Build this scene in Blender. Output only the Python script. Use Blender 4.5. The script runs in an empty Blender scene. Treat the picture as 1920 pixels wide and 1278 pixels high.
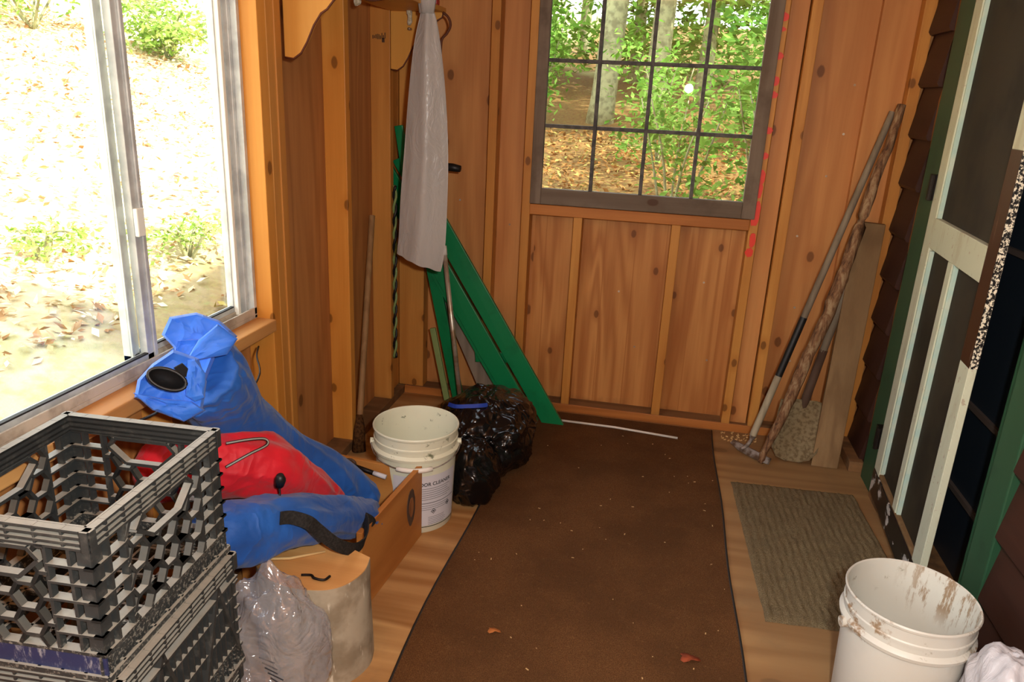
import bpy, bmesh, math, random
from mathutils import Vector, Matrix, noise
random.seed(7)
S = bpy.context.scene
COL = S.collection
PI = math.pi
V = Vector

# ------------------------------------------------------------------ colours / materials
def lin(c):
    return tuple(((x/255)/12.92 if x/255 <= .04045 else ((x/255+.055)/1.055)**2.4) for x in c) + (1.0,)

class NT:
    def __init__(s, name):
        s.m = bpy.data.materials.new(name); s.m.use_nodes = True
        s.t = s.m.node_tree; s.t.nodes.clear()
        s.out = s.t.nodes.new('ShaderNodeOutputMaterial')
    def n(s, typ, ins=None, **kw):
        nd = s.t.nodes.new('ShaderNode'+typ)
        for k, v in kw.items(): setattr(nd, k, v)
        for k, v in (ins or {}).items():
            sock = nd.inputs[k]
            if isinstance(v, bpy.types.NodeSocket): s.t.links.new(v, sock)
            else: sock.default_value = v
        return nd
    def coord(s): return s.n('TexCoord').outputs['Object']
    def math(s, op, a, b=0.0, c=None):
        i = {0: a, 1: b}
        if c is not None: i[2] = c
        return s.n('Math', i, operation=op).outputs[0]
    def vscale(s, v, sc, loc=(0, 0, 0)):
        return s.n('Mapping', {'Vector': v, 'Scale': sc, 'Location': loc}).outputs[0]
    def noise(s, v, scale, detail=3, rough=.55, dist=0.0):
        return s.n('TexNoise', {'Vector': v, 'Scale': scale, 'Detail': detail, 'Roughness': rough, 'Distortion': dist}).outputs[0]
    def ramp(s, f, stops):
        nd = s.n('ValToRGB', {0: f}); cr = nd.color_ramp
        while len(cr.elements) < len(stops): cr.elements.new(.5)
        for e, (p, c) in zip(cr.elements, stops):
            e.position = p; e.color = c if len(c) == 4 else lin(c)
        return nd.outputs[0]
    def step(s, f, a, b):
        return s.n('MapRange', {0: f, 1: a, 2: b, 3: 0.0, 4: 1.0}, interpolation_type='SMOOTHSTEP').outputs[0]
    def mix(s, f, a, b, mode='MIX'):
        nd = s.n('Mix', data_type='RGBA', blend_type=mode)
        for k, v in ((0, f), (6, a), (7, b)):
            if isinstance(v, bpy.types.NodeSocket): s.t.links.new(v, nd.inputs[k])
            else: nd.inputs[k].default_value = v if k == 0 else (v if len(v) == 4 else lin(v))
        return nd.outputs[2]
    def bump(s, h, strength=.3, dist=.002):
        return s.n('Bump', {'Height': h, 'Strength': strength, 'Distance': dist}).outputs[0]
    def bsdf(s, col, rough=.5, normal=None, spec=.4, metal=0.0, trans=0.0, extra=None):
        i = {'Base Color': col if isinstance(col, bpy.types.NodeSocket) else (col if len(col) == 4 else lin(col)),
             'Roughness': rough, 'Specular IOR Level': spec, 'Metallic': metal}
        i.update(extra or {})
        b = s.n('BsdfPrincipled', i)
        if normal: s.t.links.new(normal, b.inputs['Normal'])
        return b.outputs[0]
    def schlick(s, f0, normal=None, gain=1.0):
        i = {'Blend': .5}
        if normal: i['Normal'] = normal
        fc = s.n('LayerWeight', i).outputs['Facing']
        p = s.math('POWER', fc, 5.0)
        return s.math('MULTIPLY', s.math('MULTIPLY_ADD', p, 1-f0, f0), gain)
    def done(s, sh):
        s.t.links.new(sh, s.out.inputs[0]); return s.m

def wood(name, light, dark, axis=2, freq=9, rings=5, rough=.55, knot=.5, kscale=2.6, spec=.25, contrast=1.0,
         stain=None, stain_amt=.5, stain_scale=2.0, seam=None, knotcol=(70, 34, 12), foot=None, traffic=None):
    t = NT(name); c = t.coord()
    rnd = t.n('ObjectInfo').outputs['Random']
    off = t.n('VectorMath', {0: c, 1: t.n('CombineXYZ', {0: t.math('MULTIPLY', rnd, 13.7), 1: t.math('MULTIPLY', rnd, 7.3), 2: t.math('MULTIPLY', rnd, 9.1)}).outputs[0]}, operation='ADD').outputs[0]
    sc = [freq]*3; sc[axis] = freq*.09
    v = t.vscale(off, sc)
    big = t.noise(v, 1.0, 2, .45, .25)
    r = t.math('SINE', t.math('MULTIPLY', big, rings*6.283))
    r = t.math('MULTIPLY_ADD', r, .5, .5)
    sc2 = [freq*14]*3; sc2[axis] = freq*.5
    fine = t.noise(t.vscale(off, sc2), 1.0, 4, .6)
    f = t.math('ADD', t.math('MULTIPLY', r, .5*contrast), t.math('MULTIPLY', fine, .5))
    col = t.mix(f, light, dark)
    lowf = t.noise(t.vscale(off, [2.2 if i != axis else .7 for i in range(3)]), 1.0, 2)
    col = t.mix(t.step(lowf, .35, .7), col, t.mix(.55, col, dark))
    # knots, in the plane spanned by the grain and the width
    sep = t.n('SeparateXYZ', {0: off})
    o = [sep.outputs[i] for i in range(3)]
    others = [i for i in range(3) if i != axis]
    u = t.math('ADD', o[others[0]], o[others[1]])
    kv = t.n('CombineXYZ', {0: t.math('MULTIPLY', u, kscale*1.6), 1: t.math('MULTIPLY', o[axis], kscale), 2: 0.0}).outputs[0]
    vo = t.n('TexVoronoi', {'Vector': kv, 'Scale': 1.0, 'Randomness': 1.0}, voronoi_dimensions='2D')
    gate = t.math('LESS_THAN', t.n('SeparateColor', {0: vo.outputs['Color']}).outputs[0], knot)
    dn = t.math('ADD', vo.outputs['Distance'], t.math('MULTIPLY', t.math('SUBTRACT', fine, .5), .03))
    k1 = t.math('MULTIPLY', t.math('SUBTRACT', 1.0, t.step(dn, .05, .075)), gate)
    k2 = t.math('MULTIPLY', t.math('SUBTRACT', 1.0, t.step(dn, .06, .2)), gate)
    col = t.mix(t.math('MULTIPLY', k2, .45), col, dark)
    col = t.mix(t.math('MULTIPLY', k1, .62), col, knotcol)
    if seam:   # tongue and groove seams every seam metres across (other axis index, pitch)
        ax, p = seam
        w = t.math('FRACT', t.math('DIVIDE', sep.outputs[ax], p))
        col = t.mix(t.math('MULTIPLY', t.math('LESS_THAN', w, .035), .6), col, dark)
    if stain:
        sn = t.noise(c, stain_scale, 5, .65)
        col = t.mix(t.math('MULTIPLY', t.step(sn, .48, .72), stain_amt), col, stain)
    if traffic:   # grey grime trodden in by the door
        fx = t.math('ADD', t.n('SeparateXYZ', {0: c}).outputs[0], t.math('MULTIPLY', t.math('SUBTRACT', t.noise(c, 5.0, 4), .5), .3))
        col = t.mix(t.math('MULTIPLY', t.step(fx, .1, .5), .62), col, traffic)
    if foot:   # splashed dirt with a shape of its own near the floor: (height, colour)
        z = t.n('SeparateXYZ', {0: c}).outputs[2]
        fz = t.math('ADD', z, t.math('MULTIPLY', t.noise(c, 9.0, 4), .16))
        col = t.mix(t.math('MULTIPLY', t.math('SUBTRACT', 1.0, t.step(fz, foot[0]*.6, foot[0]*1.5)), .75), col, foot[1])
    return t.done(t.bsdf(col, rough, t.bump(fine, .12, .0015), spec))

def paint(name, base, wear, amt=.3, scale=14, rough=.4, spec=.4, edge=None):
    t = NT(name); c = t.coord()
    n1 = t.noise(c, scale, 6, .65)
    col = t.mix(t.math('MULTIPLY', t.step(n1, .52, .68), amt), base, wear)
    n2 = t.noise(t.vscale(c, (40, 40, 4)), 1.0, 3)
    return t.done(t.bsdf(col, rough, t.bump(n2, .15, .001), spec))

def plain(name, base, rough=.5, spec=.4, metal=0.0, var=None, scale=20):
    t = NT(name); col = base
    if var: col = t.mix(t.step(t.noise(t.coord(), scale, 4), .4, .65), base, var)
    return t.done(t.bsdf(col, rough, None, spec, metal))

M = {}
M['sheath'] = wood('plywood_sheathing', (212, 152, 90), (172, 110, 60), 2, 7, 5, .5, .6, 2.6, contrast=.8, foot=(.11, (82, 62, 42)))
M['sheath_left'] = wood('plywood_sheathing_left', (198, 138, 80), (154, 98, 52), 2, 7, 6, .5, .35, 2.4, contrast=.9)
M['board'] = wood('tongue_board', (214, 154, 88), (162, 100, 50), 2, 8, 6, .5, .75, 3.4, seam=(0, .142), contrast=1.1, foot=(.10, (88, 66, 44)))
M['stud'] = wood('pine_stud', (212, 152, 76), (172, 108, 44), 2, 10, 3, .5, .75, 3.2, contrast=.7, foot=(.10, (120, 88, 54)))
M['stud_bright'] = wood('pine_stud_fresh', (228, 162, 76), (192, 120, 44), 2, 9, 3, .45, .8, 3.0, contrast=.6)
M['stud_y'] = wood('pine_rail_y', (222, 170, 104), (180, 122, 66), 1, 10, 3, .55, .5, 3.0, stain=(112, 84, 56), stain_amt=.5)
M['stud_x'] = wood('pine_rail_x', (200, 130, 66), (150, 88, 38), 0, 10, 3, .55, .6, 3.0)
M['plate'] = wood('dirty_plate', (150, 112, 72), (104, 74, 46), 0, 10, 3, .8, .3, 3.0, stain=(70, 56, 42), stain_amt=.8, stain_scale=5)
M['ply_floor'] = wood('plywood_floor', (210, 168, 112), (146, 98, 52), 0, 3.6, 7, .6, .4, 1.7, contrast=1.15, stain=(122, 98, 70), stain_amt=.55, stain_scale=2.6, traffic=(132, 108, 76))
M['shelf'] = wood('shelf_pine', (224, 168, 84), (196, 134, 56), 2, 5, 3, .45, .2, 2.0, contrast=.6)
M['shelf_edge'] = plain('shelf_edge', (92, 44, 20), .6)
M['grey_wood'] = wood('weathered_sash', (142, 128, 112), (98, 82, 68), 0, 10, 4, .7, .2, 2.5, stain=(70, 56, 44), stain_amt=.5, stain_scale=5)
M['grey_wood_z'] = wood('weathered_sash_z', (140, 124, 108), (96, 80, 66), 2, 10, 4, .7, .2, 2.5, stain=(72, 58, 46), stain_amt=.5, stain_scale=5)
M['old_plank'] = wood('old_plank', (158, 130, 92), (112, 86, 56), 2, 9, 4, .7, .55, 2.4, knotcol=(70, 50, 34))
M['grey_board'] = wood('grey_board', (160, 148, 132), (110, 96, 82), 2, 9, 4, .75, .2, 2.0)
M['box'] = wood('box_plywood', (206, 142, 74), (160, 98, 44), 1, 6, 5, .5, .3, 2.2)
M['box_x'] = wood('box_plywood_x', (212, 154, 86), (170, 110, 52), 0, 6, 5, .5, .2, 2.2)
M['muntin'] = plain('muntin_grey', (92, 88, 84), .6, .3, 0, (66, 62, 60), 30)
M['green'] = paint('green_gloss_paint', (10, 122, 72), (6, 84, 50), .35, 9, .35)
M['green_pale'] = paint('green_pale_edge', (128, 150, 92), (104, 120, 70), .4, 20, .5)
M['green_trim'] = paint('green_casing_paint', (40, 80, 56), (28, 60, 42), .5, 7, .45)
M['siding'] = wood('brown_siding', (70, 44, 35), (45, 27, 23), 1, 6, 4, .5, .1, 1.5, contrast=.5)
M['tan_strip'] = wood('raw_strip', (176, 122, 72), (120, 70, 40), 2, 12, 4, .7, .4, 4)
M['inner_door'] = plain('inner_door_navy', (26, 36, 46), .45)
M['inner_trim'] = plain('inner_door_bead', (84, 74, 68), .5)
M['hinge'] = plain('black_iron', (34, 28, 26), .5, .5, .6)
M['alum'] = plain('aluminium', (206, 210, 206), .4, .5, .25, (182, 186, 184), 16)
M['alum_light'] = plain('vinyl_strip', (236, 236, 222), .4)
M['alum_sill'] = plain('dusty_track', (190, 180, 162), .6, .3, .0, (150, 140, 124), 14)
M['gasket'] = plain('black_gasket', (38, 36, 34), .6)
M['black'] = plain('black_plastic', (24, 24, 25), .45)
M['webbing'] = plain('black_webbing', (32, 31, 30), .8, .2, 0, (46, 44, 42), 160)
M['steel'] = plain('steel_tube', (204, 196, 180), .35, .5, .55, (160, 132, 104), 12)
M['rusty'] = plain('galvanised_dirty', (158, 152, 146), .6, .3, .3, (92, 74, 58), 24)
M['pvc'] = plain('white_plastic', (226, 222, 212), .5)
M['paper'] = plain('printed_paper', (205, 206, 214), .6)
M['ink'] = plain('black_print', (58, 58, 62), .6)
M['stamp'] = plain('stamp_ink', (74, 50, 30), .7)
M['red_paint'] = paint('red_marking_paint', (226, 60, 42), (196, 70, 46), .5, 60, .5)
M['red_plastic'] = plain('red_plastic', (168, 30, 30), .4)
M['rope_white'] = plain('white_rope', (206, 196, 172), .9, .1, 0, (166, 152, 124), 120)
M['strap_brown'] = plain('brown_cord', (96, 52, 30), .7)
M['bristle'] = plain('broom_bristle', (92, 62, 34), .9, .1, 0, (58, 38, 22), 90)
M['handle_wood'] = wood('handle_wood', (176, 140, 96), (132, 98, 62), 2, 20, 3, .6, .1, 2)
M['grey_handle'] = wood('grey_handle', (150, 138, 118), (108, 96, 80), 2, 20, 3, .7, .1, 2)
M['dark_handle'] = wood('dark_handle', (104, 82, 66), (64, 48, 40), 2, 20, 3, .7, .1, 2)
M['pale_handle'] = wood('pale_handle', (186, 176, 150), (140, 130, 108), 2, 20, 3, .7, .1, 2)
M['mud'] = plain('dried_mud', (134, 120, 92), .95, .1, 0, (104, 90, 66), 70)
M['log_top'] = wood('log_end_grain', (222, 172, 108), (188, 132, 74), 0, 9, 3, .7, .1, 2)
M['twig'] = plain('pale_twig', (206, 172, 116), .7)
M['dry_leaf_o'] = plain('orange_leaf', (176, 104, 46), .7)
M['dry_leaf_r'] = plain('red_leaf', (120, 52, 28), .7, .3, 0, (150, 70, 36), 60)

def m_dusty():
    t = NT('dusty_black_plastic'); c = t.coord()
    nz = t.n('SeparateXYZ', {0: t.n('NewGeometry').outputs['Normal']}).outputs[2]
    n1 = t.noise(c, 30, 5, .7); n2 = t.noise(c, 160, 3, .7)
    dust = t.math('MULTIPLY', t.step(nz, .3, .9), t.math('ADD', .55, t.math('MULTIPLY', n1, .6)))
    z = t.n('SeparateXYZ', {0: c}).outputs[2]
    low = t.math('MULTIPLY', t.math('SUBTRACT', 1.0, t.step(z, .045, .075)), t.step(n2, .52, .62))
    dust = t.math('MAXIMUM', dust, t.math('MULTIPLY', low, .55))
    dust = t.math('MAXIMUM', dust, t.math('MULTIPLY', t.step(n1, .5, .8), .2))
    col = t.mix(dust, (46, 49, 49), (156, 152, 140))
    return t.done(t.bsdf(col, .5, t.bump(n2, .15, .001), .4))
M['crate'] = m_dusty()
def m_band():
    t = NT('sky_tinted_dusty_plastic'); c = t.coord()
    n2 = t.noise(t.vscale(c, (60, 60, 26)), 1.0, 5, .75)
    col = t.mix(t.step(n2, .5, .72), (38, 46, 82), (150, 150, 156))  # navy painted in for sky reflected on black plastic, grey for dust
    return t.done(t.bsdf(col, .5, None, .4))
M['crate_band'] = m_band()

def m_fabric(name, a, b, rough=.55):
    t = NT(name); c = t.coord()
    n1 = t.noise(c, 5, 3); w = t.noise(t.vscale(c, (7, 7, 7)), 1.0, 3, .5, .8)
    col = t.mix(t.step(n1, .35, .7), a, b)
    fine = t.noise(c, 900, 1)
    h = t.math('ADD', w, t.math('MULTIPLY', fine, .05))
    cr_ = t.math('ABSOLUTE', t.math('SUBTRACT', t.noise(t.vscale(c, (6.5, 6.5, 9), (3, 1, 7)), 1.0, 2, .45, 1.4), .5))
    h = t.math('ADD', h, t.math('MULTIPLY', cr_, -2.2))
    return t.done(t.bsdf(col, rough, t.bump(h, .6, .014), .4, extra={'Sheen Weight': .15}))
M['blue'] = m_fabric('blue_nylon', (30, 94, 178), (20, 74, 148))
M['blue_dark'] = m_fabric('faded_navy_nylon', (34, 80, 138), (28, 66, 116))
M['blue_bright'] = m_fabric('bright_blue_fabric', (54, 122, 230), (42, 106, 212))
M['red'] = m_fabric('red_nylon', (222, 26, 44), (192, 18, 34))
M['mesh_black'] = plain('black_mesh', (22, 22, 24), .8, .2)
M['piping'] = plain('reflective_piping', (150, 150, 140), .5)

def m_bucket(name, base, stain, amt, brown=None):
    t = NT(name); c = t.coord()
    z = t.n('SeparateXYZ', {0: c}).outputs[2]
    n1 = t.noise(c, 22, 6, .7); n2 = t.noise(c, 5, 3)
    ring = t.math('MULTIPLY', t.step(z, .27, .31), t.math('SUBTRACT', 1.0, t.step(z, .35, .365)))
    sp = t.math('MULTIPLY', t.step(n1, .58, .66), t.math('MULTIPLY', ring, amt))
    sp = t.math('MAXIMUM', sp, t.math('MULTIPLY', t.step(n1, .66, .74), amt*.35))
    col = t.mix(sp, base, stain)
    col = t.mix(t.math('MULTIPLY', t.step(n2, .45, .7), .35), col, tuple(x*.9 for x in base))
    if brown:
        x = t.n('SeparateXYZ', {0: c}).outputs[0]
        run = t.noise(t.vscale(c, (42, 42, 9)), 1.0, 5, .75)
        ang = t.step(x, .02, .11)
        b = t.math('MULTIPLY', t.step(run, .5, .6), t.math('MULTIPLY', ang, t.step(z, .22, .30)))
        lefts = t.math('MULTIPLY', t.math('SUBTRACT', 1.0, t.step(x, -.13, -.08)), t.math('MULTIPLY', t.step(n1, .52, .6), t.step(z, .26, .29)))
        col = t.mix(t.math('MULTIPLY', t.math('MAXIMUM', b, lefts), .8), col, brown)
    return t.done(t.bsdf(col, .42, None, .4, extra={'Subsurface Weight': .0}))
M['bucket_a'] = m_bucket('white_pail_plastic', (222, 224, 200), (104, 112, 84), .95)
M['bucket_b'] = m_bucket('used_pail_plastic', (208, 208, 198), (120, 112, 84), .6, (138, 104, 60))

def m_carpet():
    t = NT('brown_carpet'); c = t.coord()
    f = t.noise(c, 420, 2, .7); l = t.noise(c, 3.2, 4, .6)
    mid = t.noise(c, 60, 3, .7)
    col = t.ramp(f, [(.3, (70, 46, 26)), (.55, (106, 72, 42)), (.8, (144, 104, 64))])
    col = t.mix(t.math('MULTIPLY', t.step(l, .35, .65), .5), col, (72, 48, 28), 'MIX')
    col = t.mix(t.math('MULTIPLY', t.step(mid, .62, .72), .25), col, (140, 104, 66))
    return t.done(t.bsdf(col, .95, t.bump(f, .6, .004), .1))
M['carpet'] = m_carpet()
def m_mat():
    t = NT('coarse_grey_mat'); c = t.coord()
    f = t.noise(c, 300, 2, .7); l = t.noise(c, 14, 4, .6)
    col = t.ramp(f, [(.3, (90, 78, 56)), (.55, (126, 112, 84)), (.8, (160, 146, 114))])
    col = t.mix(t.math('MULTIPLY', t.step(l, .45, .65), .4), col, (100, 88, 66))
    return t.done(t.bsdf(col, .95, t.bump(f, .8, .005), .1))
M['doormat'] = m_mat()
def m_bin():
    t = NT('black_bin_liner'); c = t.coord()
    w = t.noise(t.vscale(c, (6.5, 6.5, 5.5)), 1.0, 2, .5, 1.6)
    w = t.math('ABSOLUTE', t.math('SUBTRACT', w, .5))
    return t.done(t.bsdf((11, 11, 12), .2, t.bump(w, .9, .035), .55))
M['bin'] = m_bin()
def m_clear():
    t = NT('clear_polythene'); c = t.coord()
    w = t.noise(c, 11, 2, .5, 2.0)
    w = t.math('ABSOLUTE', t.math('SUBTRACT', w, .5))
    nm = t.bump(w, .8, .018)
    g = t.n('BsdfGlossy', {'Color': (1, 1, 1, 1), 'Roughness': .12, 'Normal': nm}).outputs[0]
    tr = t.n('BsdfTransparent', {'Color': (.93, .94, .95, 1)}).outputs[0]
    df = t.n('BsdfDiffuse', {'Color': lin((222, 226, 236)), 'Normal': nm}).outputs[0]
    a = t.n('MixShader', {0: .17, 1: tr, 2: df}).outputs[0]
    return t.done(t.n('MixShader', {0: t.schlick(.08, nm), 1: a, 2: g}).outputs[0])
M['clear'] = m_clear()
def m_film(name, col, al=.12):
    t = NT(name); c = t.coord()
    w = t.noise(t.vscale(c, (14, 14, 7)), 1.0, 4, .6, 1.2)
    w = t.math('ABSOLUTE', t.math('SUBTRACT', w, .5))
    nm = t.bump(w, .7, .012)
    p = t.bsdf(col, .28, nm, .5)
    tl = t.n('BsdfTranslucent', {'Color': lin(col)}).outputs[0]
    a = t.n('MixShader', {0: .3, 1: p, 2: tl}).outputs[0]
    tr = t.n('BsdfTransparent').outputs[0]
    return t.done(t.n('MixShader', {0: al, 1: a, 2: tr}).outputs[0])
M['film'] = m_film('grey_plastic_film', (206, 204, 200), .06)
M['white_bag'] = m_film('white_bag_film', (232, 232, 238), .04)
def m_glass():
    t = NT('window_glass')
    g = t.n('BsdfGlossy', {'Color': (1, 1, 1, 1), 'Roughness': .004}).outputs[0]
    tr = t.n('BsdfTransparent', {'Color': (.96, .97, .96, 1)}).outputs[0]
    return t.done(t.n('MixShader', {0: t.schlick(.045), 1: tr, 2: g}).outputs[0])
M['glass'] = m_glass()
def m_screen():
    t = NT('insect_screen'); c = t.coord()
    col = t.mix(t.step(t.noise(c, 5, 3), .4, .7), (60, 54, 42), (46, 42, 34))
    d = t.bsdf(col, .7, None, .2)
    tr = t.n('BsdfTransparent').outputs[0]
    return t.done(t.n('MixShader', {0: .15, 1: d, 2: tr}).outputs[0])
M['screen'] = m_screen()
def m_door():
    t = NT('screen_door_paint'); c = t.coord()
    n1 = t.noise(t.vscale(c, (20, 20, 5)), 1.0, 6, .7)
    col = t.mix(t.math('MULTIPLY', t.step(n1, .5, .68), .4), (200, 206, 184), (168, 160, 130))
    n2 = t.noise(c, 50, 3)
    col = t.mix(t.math('MULTIPLY', t.step(n2, .64, .72), .5), col, (150, 110, 90))
    return t.done(t.bsdf(col, .5, None, .3))
M['door_white'] = m_door()
M['door_aqua'] = plain('aqua_lit_bevel', (176, 206, 196), .5, .3, 0, (196, 212, 196), 18)  # white door paint tinted aqua for the light on its bevels
def m_brown():
    t = NT('brown_gloss_paint'); c = t.coord()
    st = t.noise(t.vscale(c, (90, 90, 4)), 1.0, 5, .7)
    col = t.mix(t.step(st, .6, .7), (44, 26, 20), (150, 128, 108))
    return t.done(t.bsdf(col, .3, None, .5))
M['door_brown'] = m_brown()
def m_speck():
    t = NT('flaking_edge_paint'); c = t.coord()
    st = t.noise(t.vscale(c, (120, 120, 95)), 1.0, 4, .7)
    col = t.mix(t.step(st, .46, .5), (226, 220, 200), (16, 14, 14))
    return t.done(t.bsdf(col, .5, None, .3))
M['door_speck'] = m_speck()
def m_peel():
    t = NT('peeling_black_paint'); c = t.coord()
    st = t.noise(t.vscale(c, (10, 10, 16)), 1.0, 5, .6)
    col = t.mix(t.step(st, .56, .60), (20, 18, 20), (196, 194, 190))
    return t.done(t.bsdf(col, .35, None, .5))
M['door_peel'] = m_peel()
def m_bark():
    t = NT('grey_smooth_bark'); c = t.coord()
    n1 = t.noise(c, 9, 4); n2 = t.noise(t.vscale(c, (30, 30, 8)), 1.0, 4)
    col = t.mix(t.step(n1, .4, .65), (176, 164, 142), (140, 126, 104))
    col = t.mix(t.step(n2, .64, .7), col, (206, 198, 178))
    return t.done(t.bsdf(col, .85, t.bump(n2, .3, .003), .15))
M['bark'] = m_bark()
def m_stick():
    t = NT('peeling_branch_bark'); c = t.coord()
    n1 = t.noise(t.vscale(c, (45, 45, 12)), 1.0, 5, .7, .6)
    col = t.ramp(n1, [(.34, (64, 44, 32)), (.5, (126, 92, 64)), (.64, (160, 136, 104)), (.74, (116, 76, 48))])
    return t.done(t.bsdf(col, .75, t.bump(n1, .5, .005), .2))
M['stick'] = m_stick()
def m_leaf(name, stops, transl=.45):
    t = NT(name)
    r = t.n('NewGeometry').outputs['Random Per Island']
    col = t.ramp(r, stops)
    d = t.n('BsdfDiffuse', {'Color': col}).outputs[0]
    tl = t.n('BsdfTranslucent', {'Color': col}).outputs[0]
    return t.done(t.n('MixShader', {0: transl, 1: d, 2: tl}).outputs[0])
M['leaf_a'] = m_leaf('summer_leaves', [(0, (58, 100, 34)), (.5, (96, 146, 54)), (1, (150, 190, 92))])
M['leaf_b'] = m_leaf('deep_leaves', [(0, (40, 84, 34)), (.5, (84, 134, 52)), (1, (130, 170, 80))])
M['leaf_f'] = m_leaf('fern_leaves', [(0, (112, 146, 60)), (.5, (140, 170, 82)), (1, (186, 196, 116))])
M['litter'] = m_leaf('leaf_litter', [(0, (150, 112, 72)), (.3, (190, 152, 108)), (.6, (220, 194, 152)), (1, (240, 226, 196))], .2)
M['litter_shade'] = m_leaf('shaded_leaf_litter', [(0, (92, 62, 34)), (.35, (140, 96, 52)), (.7, (176, 130, 76)), (1, (150, 150, 80))], .15)  # copy of the leaf litter darkened to paint in shade at the back
M['tree_bark'] = plain('pale_tree_bark', (150, 150, 112), .9, .1, 0, (112, 112, 84), 9)
def m_ground():
    t = NT('forest_floor'); c = t.coord()
    n1 = t.noise(c, .8, 4); n2 = t.noise(c, 22, 5, .7)
    col = t.ramp(n2, [(.3, (120, 84, 50)), (.5, (180, 140, 92)), (.7, (214, 186, 140))])
    x = t.n('SeparateXYZ', {0: c})
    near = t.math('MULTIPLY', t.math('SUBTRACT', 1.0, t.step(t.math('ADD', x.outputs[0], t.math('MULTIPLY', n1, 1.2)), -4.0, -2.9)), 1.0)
    sand = t.mix(t.step(t.noise(c, 7, 4), .4, .65), (198, 184, 142), (172, 166, 116))
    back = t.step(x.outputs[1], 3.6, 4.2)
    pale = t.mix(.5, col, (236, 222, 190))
    back_shade = t.ramp(n2, [(.3, (70, 50, 28)), (.5, (116, 84, 48)), (.7, (104, 108, 54))])  # darker floor tone, forest shade put into the colour behind the porch
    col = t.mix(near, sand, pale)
    col = t.mix(t.math('MULTIPLY', back, t.step(x.outputs[0], -4.5, -2.6)), col, back_shade)
    col = t.mix(t.math('MULTIPLY', t.step(n1, .56, .7), .3), col, (150, 160, 96))
    return t.done(t.bsdf(col, .95, t.bump(n2, .5, .02), .1))
M['ground'] = m_ground()

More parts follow.
